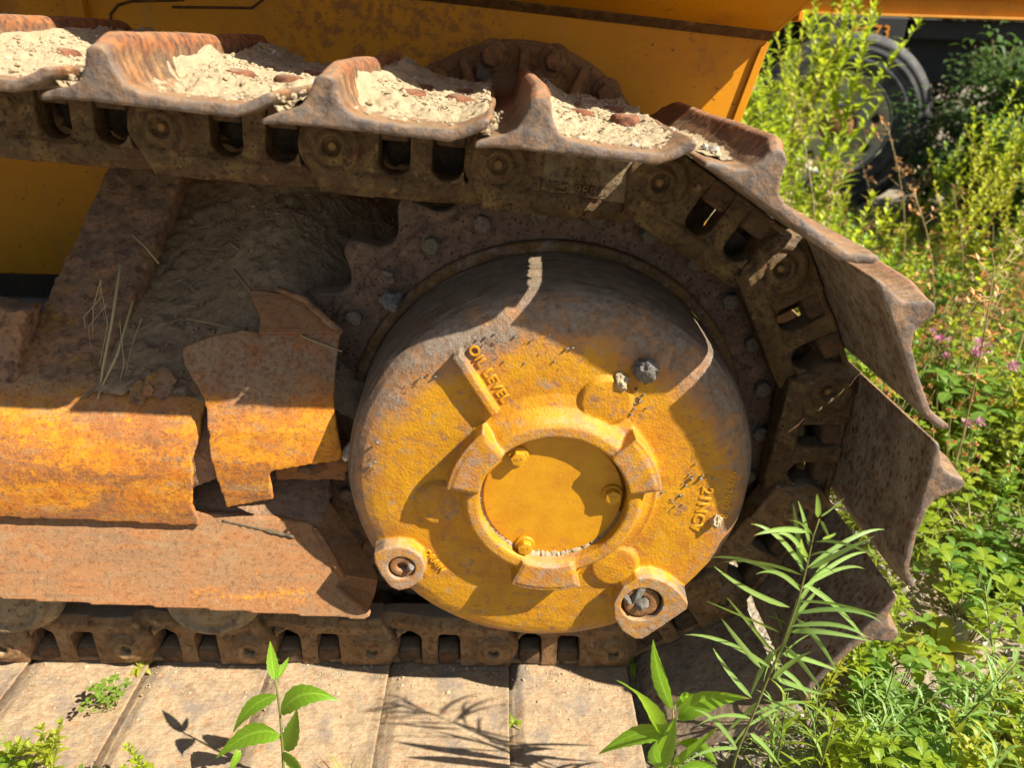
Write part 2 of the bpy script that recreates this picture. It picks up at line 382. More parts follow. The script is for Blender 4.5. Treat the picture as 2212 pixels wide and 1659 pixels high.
def guard_material(name, yellow=.6, brown=(.24, .095, .032), dustlo=.55):
    t = NT(name); p = t.pos
    c = t.mix(t.m('MULTIPLY', t.ramp(t.noise(p, 15, 8, .62, .5), .38, .62), .55+.4*max(0, yellow)), brown, (.33, .125, .035))
    c = t.mix(t.m('MULTIPLY', t.ramp(t.noise(t.sc(p, (9, 30, 120)), 1.0, 7, .65), .50, .64), .55), c, (.17, .115, .07))
    ym = t.ramp(t.m('ADD', t.noise(t.sc(p, (7, 12, 17)), 1.0, 7, .6, .6), t.m('MULTIPLY', t.m('SUBTRACT', t.noise(p, 190, 7, .8), .5), .85)), .63-.16*yellow, .72-.12*yellow)
    if yellow > .5:      # paint survives in a band along the belly of the guard, dust lies above it
        zz = t.xyz(p)[2]; nz = t.m('MULTIPLY', t.m('SUBTRACT', t.noise(p, 14, 8, .7), .5), .16)
        ym = t.m('MULTIPLY', ym, t.m('MULTIPLY', t.ramp(t.m('ADD', zz, nz), .125, .055), t.ramp(t.m('ADD', zz, nz), -.115, -.07)))
        gd = t.m('MULTIPLY', t.ramp(t.m('ADD', zz, nz), .075, .125), t.ramp(t.noise(p, 26, 8, .72), .36, .56))
        c = t.mix(t.m('MULTIPLY', gd, .8), c, t.mix(t.ramp(t.noise(p, 150, 6, .7), .4, .62), (.255, .19, .12), (.20, .125, .075)))
    c = t.mix(t.m('MULTIPLY', ym, .92), c, t.mix(t.ramp(t.noise(p, 40, 4), .4, .6), (.60, .245, .008), (.50, .165, .010)))
    c = t.mix(t.m('MULTIPLY', t.ramp(t.noise(t.sc(p, (130, 200, 300)), 1.0, 6, .75), .50, .62), .55), c, (.20, .085, .034))
    c = t.mix(t.m('MULTIPLY', t.ramp(t.noise(t.sc(p, (18, 40, 60)), 1.0, 8, .72), .53, .66), .55), c, (.27, .19, .105))
    c = t.mix(t.m('MULTIPLY', t.ramp(t.noise(t.sc(p, (20, 50, 110)), 1.0, 8, .75), .60, .72), .3), c, (.36, .26, .15))
    c = t.mix(up_mask(t, dustlo, dustlo+.55, .75, 26), c, t.mix(t.ramp(t.noise(p, 130, 6), .35, .7), (.41, .27, .14), (.35, .185, .08)))
    c = t.mix(t.m('MULTIPLY', t.ramp(t.noise(p, 150, 8, .78, .3), .49, .63), .6), c, t.mix(1.0, c, (.42, .33, .28), 'MULTIPLY'))
    c = t.mix(t.m('MULTIPLY', t.ramp(t.noise(p, 90, 9, .8), .56, .68), .4), c, (.42, .31, .19))
    n = t.bump(t.noise(p, 300, 6, .75), 1, .0012)
    n = t.bump(t.noise(p, 40, 5, .6), .6, .0012, n)
    return t.out(c, .8, n, spec=.3)
M_GUARD = guard_material('orange_rust_guard', 1.45)
M_LOWER = guard_material('brown_rust_guard', -.25, (.255, .140, .066), 1.0)
M_BEAM = rusty('flaking_rust_beam', (.29, .17, .10), [((.36, .19, .09), 12, .4, .65), ((.36, .19, .035), 13, .57, .70), ((.16, .09, .06), 40, .52, .68)],
               dust=((.26, .215, .15), .65, 1.4), bumps=((55, .006), (300, .0015)), rough=.9)
def soil(name, a, b, c3):
    t = NT(name); p = t.pos
    c = t.mix(t.ramp(t.noise(p, 35, 8, .65), .35, .65), a, b)
    c = t.mix(t.m('MULTIPLY', t.ramp(t.voro(p, 210, out='Distance'), .35, .1), .5), c, c3)
    n = t.bump(t.noise(p, 160, 7, .7), 1, .005); n = t.bump(t.noise(p, 620, 5, .75), 1, .002, n)
    return t.out(c, .95, n, spec=.12)
M_DIRT = soil('pale_dry_dirt', (.53, .43, .28), (.43, .345, .215), (.60, .51, .36))
M_MOUND = soil('brown_packed_dirt', (.46, .32, .185), (.35, .24, .135), (.54, .42, .28))
M_CLOD = soil('grey_crusted_dirt', (.17, .16, .15), (.25, .225, .19), (.09, .085, .085))
def pebble_material():
    t = NT('mixed_pebbles'); r = t.voro(t.pos, 60, out='Color')
    x = t.xyz(r)
    c = t.mix(t.ramp(x[0], .2, .8), (.46, .38, .26), (.27, .25, .23))
    c = t.mix(t.ramp(x[1], .75, .8), c, (.58, .54, .46))
    n = t.bump(t.noise(t.pos, 300, 5), 1, .0015)
    return t.out(c, .85, n, spec=.25)
M_PEBBLE = pebble_material()

# ------------------------------------------------------------------ the bulldozer
dozer = thing('bulldozer', 'old yellow bulldozer with a rusty steel crawler track and round yellow final drive', 'bulldozer', (0, 0, -.445)); ABS.add('bulldozer')
PIT = .203; TH = R(28.8); RS = PIT/2/math.sin(TH/2); PH = 1.2646; SLT = .0844
P = {}
for k in range(4, 10):
    a = PH-TH*(k-4); P[k] = (RS*math.cos(a), RS*math.sin(a))
for k in range(3, -6, -1): P[k] = (P[k+1][0]-PIT*math.cos(SLT), P[k+1][1]+PIT*math.sin(SLT))
for k in range(10, 20): P[k] = (P[k-1][0]-PIT, P[k-1][1])

# --- track shoe -------------------------------------------------------------
prof = [(-.0265, .0408), (-.012, .0435), (.02, .0445), (.152, .0445), (.172, .051), (.1905, .0605), (.1925, .0690), (.188, .0712), (.175, .0630), (.156, .0555), (.100, .0545),
        (.066, .0570), (.052, .0630), (.045, .0800), (.0415, .0990), (.036, .1055), (.027, .1060), (.0215, .1000), (.0185, .0820), (.0125, .0640), (.002, .0565), (-.012, .0530), (-.023, .0480), (-.027, .0455)]
mb = MB(); mb.prism(prof, -.191, .352)
BASE = cast(mb.mesh('track_shoe'), .0022, 2, .5)
SHOES = []
for q_ in range(3):
    me = BASE.copy() if q_ < 2 else BASE
    V = verts(me); sd_ = 40*q_
    hi = np.maximum(V[:, 2]-.066, 0)
    ef = .70+.30*smooth(-.192, -.150+.02*q_, V[:, 1]); ef = np.minimum(ef, .62+.38*smooth(.353, .30, V[:, 1]))*(1-.05*q_)
    V[:, 2] -= hi*(1-ef)
    V[:, 0] += hi*.05*np.sin(V[:, 1]*9+q_*2)
    V[:, 2] += .0018*fbm(V*np.array([10, 10, 10])+q_*7, 3, 5+sd_)*(V[:, 2] > .05)
    V[:, 1] += .0028*fbm(V*np.array([28, 3, 28])+q_*5, 3, 9+sd_)
    tr_ = smooth(.14, .19, V[:, 0])
    V[:, 0] += (.0022*fbm(V*np.array([4, 26, 4])+3, 3, 11+sd_)-.004*smooth(-.15, -.19, V[:, 1]))*tr_
    V[:, 2] += .0030*fbm(V*np.array([3, 9, 3])+q_*3, 2, 13+sd_)*tr_
    V += .0005*fbm(V*140, 2, 15)[:, None]
    setv(me, V); me.materials.append(M_SHOE); SHOES.append(me)
mb = MB(); mb.lathe([(0, .0), (.0185, .0), (.0192, .006), (.0185, .012), (.0165, .0155), (.012, .0172), (.006, .0176), (0, .0170)], 24)
me = mb.mesh('bolt_head'); shade(me)
V = verts(me); V = V[:, [0, 2, 1]]; V *= 1+.16*fbm(V*110, 3, 3)[:, None]; setv(me, V); ME_SBOLT = me; ME_SBOLT.materials.append(M_BOLTRUST)
def place(k):
    x, z = P[k]; x2, z2 = P[k+1]
    return (x, 0, z), (0, math.atan2(-(z2-z), x2-x), 0)
for k in range(-3, 17):
    loc, rot = place(k)
    s_ = obj('track_shoe', SHOES[(k*2+4) % 3], None, dozer, loc, rot)
    if -2 <= k <= 3:
        for (bu, by) in ((.092, .020), (.150, .020), (.092, .140), (.150, .140)):
            b = obj('shoe_bolt', ME_SBOLT, None, s_, (bu, by, .0555), (random.uniform(-.1, .1), random.uniform(-.1, .1), random.uniform(0, 6)))

# --- track link --------------------------------------------------------------
def link_mesh(sgn=1):
    mb = MB()
    left = [(-.029, .0425), (-.0325, .028), (-.0325, .012), (-.029, -.012), (-.0262, -.024), (-.026, -.037), (-.020, -.047), (-.010, -.0545), (.006, -.058), (.052, -.058), (.052, .0425)]
    left = left[::-1] if False else left
    mb.prism(left, .0062, .046)
    mb.prism([(.046, -.030), (.056, -.022), (.056, .0425), (.046, .0425)], .006, .046)
    mb.prism([(.0945, .0425), (.0945, -.018), (.104, -.030), (.113, -.030), (.1215, -.018), (.1215, .0425)], .009, .044)
    mb.prism([(.158, .0425), (.162, -.012), (.172, -.030), (.215, -.046), (.234, -.02), (.238, .012), (.22, .036), (.21, .0425)], .021, .052)
    mb.prism([(.03, .034), (.21, .034), (.21, .0425), (.03, .0425)], .012, .046)
    # fillets in the window corners
    for (x, d) in ((.056, 1), (.0945, -1), (.1215, 1), (.160, -1)):
        mb.prism([(x-.004*d, -.030), (x+.016*d, -.030), (x+.004*d, -.022), (x-.001*d, -.012)], .010, .044)
    # rail: plate, then a chamfer towards the tread
    xs = [-.016, .10, .165, .218]; yf = [.0000, .0045, .017, .022]
    v = []; f = []
    for x, y in zip(xs, yf):
        zb = -.058 if x < .2 else -.052
        v += [(x, y+.003, -.0275), (x, y, -.032), (x, y, -.045), (x, y+.010, zb), (x, .05, zb), (x, .05, -.0275)]
    for i in range(3):
        for j in range(6): f.append((i*6+j, i*6+(j+1) % 6, i*6+6+(j+1) % 6, i*6+6+j))
    f += [tuple(range(5, -1, -1)), tuple(range(18, 24))]
    mb.add(v, f)
    mb.lathe([(.043, .030), (.0425, .009), (.040, .0050), (.036, .0035), (.0335, .0), (.030, -.0015), (.026, -.0010), (.0230, .0025), (.0180, -.0015), (.0140, -.0025), (.0112, -.001), (.0108, .030)], 56, loop=True)
    v0 = mb
    me = cast(mb.mesh('track_link'), .0019, 3, .5)
    V = verts(me); V[:, 1] += .0012*fbm(V*45, 3, 21); V[:, 2] += .0010*fbm(V*40+5, 3, 22); V[:, 0] += .0010*fbm(V*38+9, 3, 23)
    if sgn < 0: V[:, 1] = .165-V[:, 1]
    setv(me, V)
    if sgn < 0: me.flip_normals()
    return me
ME_LINK = link_mesh(); ME_LINKB = link_mesh(-1)
ME_LINK_L = ME_LINK.copy(); ME_LINKB_L = ME_LINKB.copy()
for m_ in (ME_LINK, ME_LINKB): m_.materials.append(M_LINK)
for m_ in (ME_LINK_L, ME_LINKB_L): m_.materials.append(M_LINKLOW)
mb = MB(); mb.lathe([(0, .0030), (.0046, .0030), (.0054, .0045), (.0054, .02), (0, .02)], 20)
me = mb.mesh('pin_tip'); shade(me); ME_PIN = me; ME_PIN.materials.append(rusty('pin_tip_brown', (.26, .155, .055), [], rough=.7))
mb = MB()
mb.box(-.0195, .0195, .006, .044, .012, .0440)
me = bevel(mb.mesh('track_nut'), .006, 3); V = verts(me); V[:] += .0008*fbm(V*120, 2, 4)[:, None]; setv(me, V); ME_NUT = me; ME_NUT.materials.append(M_BOLTDARK)
mb = MB(); mb.lathe([(0, .03), (.030, .03), (.030, .135), (0, .135)], 28); me = mb.mesh('bushing'); shade(me); ME_BUSH = me; ME_BUSH.materials.append(M_LINK)
mb = MB(); mb.blob((.075, .085, .005), .035, 3, (1.0, .8, 1.0), 3, .3); mb.blob((.14, .085, .003), .038, 3, (1, .8, 1.0), 5, .3)
ME_FILL = mb.mesh('dirt_shade_plug'); shade(ME_FILL); ME_FILL.materials.append(rusty('shade_dark_soil', (.06, .045, .03), [((.10, .075, .05), 50, .45, .7)], bumps=((120, .004),), rough=.95))  # dark dirt plug, added to give the link windows their shade
mb = MB(); mb.lathe([(.0095, .008), (.0095, -.0065), (.0125, -.0085), (.0185, -.0085), (.0200, -.0065), (.0245, -.0065), (.0290, -.0035), (.0300, .008)], 40, loop=True); mb.lathe([(0, .002), (.010, .002), (.010, .006), (0, .006)], 20)
me = mb.mesh('pin_boss'); V = verts(me); V += .0007*fbm(V*120, 2, 14)[:, None]; setv(me, V); shade(me); ME_BOSS = me; ME_BOSS.materials.append(M_LINKLOW)
LINKS = {}
for k in range(-4, 17):
    loc, rot = place(k); low = k >= 7
    L_ = obj('track_link', ME_LINK_L if low else ME_LINK, None, dozer, loc, rot)
    LINKS[k] = L_
    obj('pin', ME_PIN, None, L_) if not low else obj('pin_boss', ME_BOSS, None, L_)
    for j, nu in enumerate((.0745, .1405) if k != 3 else ()):
        n_ = obj('nut', ME_NUT, None, L_, (nu, random.uniform(.004, .010), 0), (0, 0, random.uniform(-.12, .12)))
    obj('bushing', ME_BUSH, None, L_)
    if -4 <= k <= 2 or k >= 9: tag(obj('packed_dirt', ME_FILL, None, L_), kind='stuff')
    obj('inner_track_link', ME_LINKB_L if low else ME_LINKB, None, dozer, loc, rot)

# --- raised casting marks
def text_mesh(txt, size, depth=.0012, bev=.0006):
    c = bpy.data.curves.new('t', 'FONT'); c.body = txt; c.size = size; c.extrude = depth; c.bevel_depth = bev; c.align_x = 'CENTER'; c.align_y = 'CENTER'; c.space_character = 1.12
    o = bpy.data.objects.new('t', c); COL.objects.link(o)
    dg = bpy.context.evaluated_depsgraph_get(); dg.update()
    me = bpy.data.meshes.new_from_object(o.evaluated_get(dg), depsgraph=dg)
    bpy.data.objects.remove(o); bpy.data.curves.remove(c); me.materials.clear(); me.name = 'lettering'
    return me
def lettering(txt, size, x, y, z, ang, parent, mat, depth=.0012, bev=.0006):
    me = text_mesh(txt, size, depth, bev)
    return obj('raised_lettering', me, mat, parent, (x, y, z), (R(90), -ang, 0))
k3 = LINKS[3]
lettering('NCDE', .0155, .106, .0092, -.001, R(180), k3, M_LINK)
lettering('7386 C21', .0165, .098, .0072, -.0195, R(180), k3, M_LINK)
# the fourth link is cast solid where the marks are
mb = MB(); mb.box(.045, .17, .0095, .040, -.032, .0405)
me = bevel(mb.mesh('solid_web'), .004, 2); obj('solid_web', me, M_LINK, k3)

# --- sprocket ----------------------------------------------------------------
pts = []
for i in range(25):
    a0 = R(135.4+14.4*i)
    for da, rr in ((-7.2, .3635), (-5.6, .366), (-4.2, .3725), (-3.0, .384), (-2.0, .396), (-1.0, .4025), (0, .404), (1.0, .4025), (2.0, .396), (3.0, .384), (4.2, .3725), (5.6, .366)):
        a = a0+R(da); pts.append((rr*math.cos(a), rr*math.sin(a)))
n = len(pts); mb = MB()
v = [(p[0], .076, p[1]) for p in pts]+[(p[0], .118, p[1]) for p in pts]
inn = [(.29*math.cos(math.atan2(p[1], p[0])), .29*math.sin(math.atan2(p[1], p[0]))) for p in pts]
v += [(p[0], .076, p[1]) for p in inn]+[(p[0], .118, p[1]) for p in inn]
f = []
for i in range(n):
    j = (i+1) % n
    f += [(i, j, n+j, n+i), (i, 2*n+i, 2*n+j, j), (n+i, n+j, 3*n+j, 3*n+i), (2*n+i, 3*n+i, 3*n+j, 2*n+j)]
mb.add(v, f)
# raised bolting flange
fl = []
for i in range(27*8):
    a = 2*math.pi*i/(27*8); fl.append(((.352+.0035*math.cos(a*27-.6))*math.cos(a), (.352+.0035*math.cos(a*27-.6))*math.sin(a)))
m_ = len(fl)
v = [(p[0], .068, p[1]) for p in fl]+[(p[0]*1.012, .078, p[1]*1.012) for p in fl]+[(.295*math.cos(2*math.pi*i/m_), .068, .295*math.sin(2*math.pi*i/m_)) for i in range(m_)]+[(.295*math.cos(2*math.pi*i/m_), .078, .295*math.sin(2*math.pi*i/m_)) for i in range(m_)]
f = []
for i in range(m_):
    j = (i+1) % m_
    f += [(i, j, m_+j, m_+i), (i, 2*m_+i, 2*m_+j, j), (2*m_+i, 3*m_+i, 3*m_+j, 2*m_+j), (m_+i, m_+j, 3*m_+j, 3*m_+i)]
mb.add(v, f)
me = cast(mb.mesh('sprocket'), .0026, 4, .5)
V = verts(me); V[:, 1] += .0014*fbm(V*35, 3, 31); setv(me, V)
spk = obj('sprocket', me, M_SPROCKET, dozer)
mb = MB(); mb.lathe([(0, -.012), (.0115, -.012), (.0125, -.0105), (.0125, 0), (.0165, .0005), (.0170, .004), (0, .004)], 6)
me = mb.mesh('sprocket_bolt'); me = bevel(me, .0012, 2); V = verts(me); V += .0007*fbm(V*150, 2, 8)[:, None]; setv(me, V); ME_PBOLT = me; ME_PBOLT.materials.append(M_BOLTGREY)
for i in range(27):
    a = R(107.3+13.33*i)
    obj('sprocket_bolt', ME_PBOLT, None, spk, (.334*math.cos(a), .068, .334*math.sin(a)), (0, -a+random.uniform(0, 1), 0))

# --- final drive cover --------------------------------------------------------
YF = -.102
mb = MB()
mb.lathe([(0, .072), (.284, .072), (.281, .0), (.2785, -.050), (.2765, -.066), (.2720, -.0785), (.2640, -.0890), (.2530, -.0965), (.2400, -.1005), (.222, -.1025), (.20, -.1035), (.12, -.1045), (0, -.1045)], 160)
def ringlug(r0, r1, y0, y1, a0, a1): mb.ring(r0, r1, y0, y1, 24, 0, 0, R(a0), R(a1))
# hub rim (inner wall straight, outer skirt sloping) and its three lugs
mb.lathe([(.0965, -.09), (.0965, -.1285), (.1000, -.1305), (.1120, -.1305), (.1165, -.1270), (.122, -.115), (.130, -.108), (.143, -.105), (.147, -.1035), (.147, -.09)], 128, close=False)
v0 = mb.v; 
n_ = 10; o = len(mb.v)-128*n_
for k in range(128): mb.f.append((o+k*n_+n_-1, o+k*n_, o+((k+1) % 128)*n_, o+((k+1) % 128)*n_+n_-1))
for a0, a1 in ((131, 171), (10, 46), (248, 288)): ringlug(.0995, .1405, -.1365, -.09, a0, a1)
for a0, a1 in ((133, 169), (12, 44), (250, 286)): ringlug(.0985, .1335, -.1385, -.09, a0, a1)
for a in (66, 187, 308):
    cx_, cz_ = .150*math.cos(R(a)), .150*math.sin(R(a))
    mb.lathe([(0, -.09), (.0345, -.09), (.0345, -.1070), (.030, -.1110), (0, -.1125)], 40, cx_, cz_)
mb.ring(.136, .1395, -.1075, -.09, 40, 0, 0, R(-44), R(8))
# level bar
bx = [(-.131, .1965), (-.1215, .2025), (-.0735, .1225), (-.0830, .1165)]
mb.prism(bx[::-1], -.1165, -.09)
# plug bosses
def boss(cx_, cz_, outline, rh, ytop, rin):
    n = len(outline); seg = []
    for p in outline: seg.append(p)
    v = []; f = []
    hole = []
    for p in outline:
        d = math.hypot(p[0]-cx_, p[1]-cz_); hole.append((cx_+(p[0]-cx_)/d*rh, cz_+(p[1]-cz_)/d*rh))
    for p, q_ in zip(outline, hole):
        gx, gz = (p[0]-cx_)*1.10+cx_, (p[1]-cz_)*1.10+cz_
        v += [(q_[0], ytop+.022, q_[1]), (q_[0], ytop, q_[1]), (p[0], ytop, p[1]), (p[0], ytop+.004, p[1]), (gx, -.04, gz)]
    for i in range(n):
        j = (i+1) % n
        for a in range(4): f.append((i*5+a, i*5+a+1, j*5+a+1, j*5+a))
    f.append(tuple(i*5 for i in range(n))); f.append(tuple(i*5+4 for i in range(n-1, -1, -1)))
    mb.add(v, f)
def dense(pts, m=6):
    o = []
    for i in range(len(pts)):
        a, b = pts[i], pts[(i+1) % len(pts)]
        for k in range(m): o.append((a[0]+(b[0]-a[0])*k/m, a[1]+(b[1]-a[1])*k/m))
    return o
BR = [(.0935, -.170), (.097, -.198), (.111, -.222), (.130, -.236), (.141, -.2365), (.172, -.206), (.1985, -.180), (.1995, -.169), (.183, -.148), (.166, -.133), (.143, -.1235), (.122, -.126), (.103, -.143)]
BL = [(-.240, -.092), (-.239, -.108), (-.232, -.126), (-.218, -.148), (-.206, -.154), (-.192, -.150), (-.176, -.136), (-.1695, -.114), (-.1745, -.095), (-.189, -.082), (-.207, -.0785), (-.226, -.083)]
boss(.134, -.172, dense(BR), .0295, -.1265, .03)
boss(-.2025, -.115, dense(BL), .0185, -.1230, .02)
me = cast(mb.mesh('final_drive'), .0016, 3, .5)
V = verts(me)
front = smooth(.02, -.05, V[:, 1])
V[:, 1] += front*(.0008*fbm(V*24, 3, 41)+.0003*fbm(V*110, 2, 42))
rr = np.hypot(V[:, 0], V[:, 2]); wv = .0022*fbm(V*np.array([14, 14, 14]), 3, 44)*smooth(.2, .27, rr)
V[:, 0] += V[:, 0]/np.maximum(rr, .01)*wv; V[:, 2] += V[:, 2]/np.maximum(rr, .01)*wv
setv(me, V)
fd = obj('final_drive', me, M_COVER, dozer); tag(fd, 'round yellow final drive cover chipped to grey and rust at its rim')
mb = MB(); mb.lathe([(.284, .056), (.2970, .056), (.2995, .060), (.2995, .069), (.284, .069)], 128, close=False)
for k in range(128): mb.f.append((k*5+4, k*5, ((k+1) % 128)*5, ((k+1) % 128)*5+4))
me = mb.mesh('flange_ring'); me = bevel(me, .001, 1); obj('flange_ring', me, rusty('dirty_yellow_ring', (.16, .085, .018), [((.12, .065, .03), 22, .4, .6), ((.20, .15, .10), 40, .5, .68)], bumps=((200, .001),)), fd)
mb = MB(); mb.lathe([(0, -.1145), (.0915, -.1145), (.0925, -.1135), (.0925, -.103), (0, -.103)], 96)
me = mb.mesh('hub_plate'); me = bevel(me, .0006, 1); shade(me, False); obj('hub_plate', me, M_COVER2, fd)
# packed dirt in the groove round the hub plate
mb = MB(); seg = 260; nr = 7; v = []; f = []
ang = np.linspace(R(150), R(345), seg); rad = np.linspace(.0835, .0975, nr)
A_, B_ = np.meshgrid(ang, rad, indexing='ij'); pp = np.stack([A_.ravel()*30, B_.ravel()*600, 0*A_.ravel()], 1)
hh = fbm(pp*np.array([1, .25, 1]), 4, 51).reshape(A_.shape)
depth = .9*np.exp(-((A_-R(262))/R(34))**2)+.42
edge_ = smooth(R(150), R(175), A_)*smooth(R(345), R(320), A_)
yv = -.1095-.0065*depth*edge_*smooth(.0845-.0015, .0945, B_+.0035*hh)-.0022*hh*edge_
for i in range(seg):
    for j in range(nr): v.append((B_[i, j]*math.cos(A_[i, j]), yv[i, j], B_[i, j]*math.sin(A_[i, j])))
for i in range(seg-1):
    for j in range(nr-1): f.append((i*nr+j, i*nr+j+1, (i+1)*nr+j+1, (i+1)*nr+j))
mb.add(v, f); me = mb.mesh('packed_dirt'); shade(me); tag(obj('packed_dirt', me, M_DIRT, fd), kind='stuff')
mb = MB(); mb.lathe([(0, -.0125), (.0098, -.0125), (.0108, -.0115), (.0108, -.003)], 6, close=False); mb.lathe([(0, -.004), (.0125, -.004), (.0138, -.0025), (.0138, .0005), (0, .0005)], 24)
me = mb.mesh('cover_bolt'); me = bevel(me, .0007, 2, 25); ME_CB = me; ME_CB.materials.append(M_COVER2)
for (x, z, a) in ((-.0475, .0625, .2), (.078, .0065, .5), (-.0345, -.0775, .35)):
    obj('cover_bolt', ME_CB, None, fd, (x, -.1148, z), (0, a, 0))
    lettering('10.9', .0062, x, -.1272, z+.001, .1, fd, M_COVER2, .0004, .0002)
M_PLUG = rusty('rusty_plug', (.30, .14, .055), [((.20, .10, .05), 90, .45, .65)], dust=((.3, .26, .2), .6, 1.3), bumps=((300, .001),), rough=.8)
for (x, z, r_, y_) in ((.134, -.172, .0255, -.1215), (-.2025, -.115, .0165, -.1195)):
    mb = MB(); mb.lathe([(r_*.42, y_+.012), (r_*.42, y_), (r_*.5, y_-.001), (r_*.92, y_-.001), (r_, y_), (r_, y_+.012)], 40, x, z, close=False); mb.lathe([(0, y_+.008), (r_*.5, y_+.008), (r_*.5, y_+.010), (0, y_+.010)], 24, x, z)
    me = mb.mesh('drain_plug'); shade(me); obj('drain_plug', me, M_PLUG, fd)
mb = MB(); mb.blob((.133, -.1205, -.172), .0125, 3, (1, .4, .9), 3, .35, 2.2); mb.blob((.130, -.122, -.150), .0105, 3, (2.0, .55, .6), 5, .4, 2.2); mb.blob((.111, -.121, -.163), .008, 3, (.7, .6, 1.5), 7, .4, 2)
mb.blob((-.190, -.1205, -.113), .0060, 3, (.8, .6, 1.2), 9, .4, 2)
me = mb.mesh('plug_dirt'); shade(me); tag(obj('plug_dirt', me, M_CLOD, fd), kind='stuff')
oa = math.atan2(.120-.200, -.078+.126)
lettering('OIL LEVEL', .0175, -.0865, -.1042, .1710, oa, fd, M_COVER2, .0006, .0008)
lettering('DRAIN', .0130, -.159, -.1040, -.117, math.atan2(-.130+.098, -.159+.181), fd, M_COVER2, .0006, .0008)
lettering('21NCV', .0215, .2035, -.1028, -.026, R(-97), fd, M_COVER2, .0010, .0009)
lettering('W87902 8', .0160, .2365, -.1000, -.004, R(-90), fd, M_COVER2, .0008, .0008)

# ------------------------------------------------------------------ bent and torn guards of the track frame
def torn(pts, amp, seed, step=.006):
    o = []
    for i in range(len(pts)):
        a, b = np.array(pts[i]), np.array(pts[(i+1) % len(pts)]); d = np.linalg.norm(b-a); m = max(1, int(d/step))
        for k in range(m):
            p = a+(b-a)*k/m; j = vnoise(np.array([[p[0]*70+seed, p[1]*70, seed]]), seed)[0]*amp
            nrm = np.array([b[1]-a[1], a[0]-b[0]])/max(d, 1e-6); o.append(tuple(p+nrm*j))
    return o
def sheet(name, outline, th, fn, mat, parent, voxel=.003, amp=.0014, seed=1, rel=.0006, smooth_it=2):
    mb = MB(); mb.prism(torn(outline, amp, seed), 0.0, th)
    me = cast(mb.mesh(name), voxel, smooth_it, .5)
    V = verts(me); V[:, 1] += rel*fbm(V*np.array([26, 26, 26])+seed, 4, seed)+rel*.5*fbm(V*90, 2, seed+1)
    V = fn(V); setv(me, V)
    return obj(name, me, mat, parent)
# curved top cover: arc of radius .135 about (y .09, z -.03); s = arc length from the front-most point, growing upward
CYC, CZC, CRAD = .094, -.028, .138
def arc(V):
    s, t = V[:, 2].copy(), V[:, 1].copy(); a = s/CRAD; r = CRAD-t
    out = V.copy(); out[:, 1] = CYC-r*np.cos(a); out[:, 2] = CZC+r*np.sin(a)
    dn = s < 0; out[dn, 1] = CYC-CRAD+t[dn]+s[dn]**2*.5; out[dn, 2] = CZC+s[dn]*.985; return out
tf = sheet('frame_cover', [(-1.6, -.045), (-.795, -.070), (-.506, -.082), (-.506, -.070), (-.5105, -.045), (-.507, -.02), (-.502, .0), (-.500, .03), (-.490, .06), (-.487, .085), (-.483, .12), (-.48, .21), (-1.6, .21)], .007, arc, M_GUARD, dozer, .003, .0018, 3)
CRAD2 = .124
def arc2(V):
    s, t = V[:, 2].copy(), V[:, 1].copy(); a = s/CRAD2; r = CRAD2-t
    out = V.copy(); out[:, 1] = CYC-r*np.cos(a); out[:, 2] = CZC+r*np.sin(a); return out
sheet('frame_tube', [(-1.6, -.16), (-.520, -.16), (-.518, -.03), (-.47, -.005), (-.41, .02), (-.41, .19), (-1.6, .19)], .008, arc2, M_BEAM, dozer, .006, .002, 5)
ZP = np.array([-.13, -.12, -.05, 0, .05, .10, .17, .20, .25]); YP = np.array([-.030, -.034, -.043, -.046, -.041, -.024, .020, .045, .085])
def bent(V):
    out = V.copy(); out[:, 1] = np.interp(V[:, 2], ZP, YP)+V[:, 1]+.010*np.sin((V[:, 0]+.47)*16)*smooth(.05, .2, V[:, 2]); return out
sheet('bent_guard', [(-.507, .155), (-.503, .131), (-.487, .112), (-.474, .092), (-.4705, .051), (-.4715, .013), (-.463, -.077), (-.394, -.060), (-.3925, -.040), (-.394, -.018), (-.389, -.012), (-.381, -.009), (-.296, .008), (-.288, .014), (-.2895, .028), (-.2955, .055), (-.298, .084), (-.2985, .12), (-.293, .174), (-.350, .171), (-.405, .169), (-.43, .172), (-.47, .166)], .007, bent, M_GUARD, dozer, .0026, .0012, 7)
# the upper flap of the bent guard folds up and away
def flap(V):
    out = V.copy(); s = V[:, 2]-.169; out[:, 2] = .169+s*.75; out[:, 1] = .020+s*.80+V[:, 1]; return out
sheet('guard_flap', [(-.405, .169), (-.294, .172), (-.310, .186), (-.337, .212), (-.362, .228), (-.428, .233), (-.422, .215), (-.408, .198)], .006, flap, M_LOWER, dozer, .003, .0012, 8)
mb = MB(); mb.tube([(-.291, .024, .172), (-.312, .031, .187), (-.345, .050, .211), (-.385, .062, .222)], [.0045, .0055, .005, .004], 8)
me = mb.mesh('rolled_edge'); shade(me); obj('rolled_edge', me, M_BEAM, dozer)
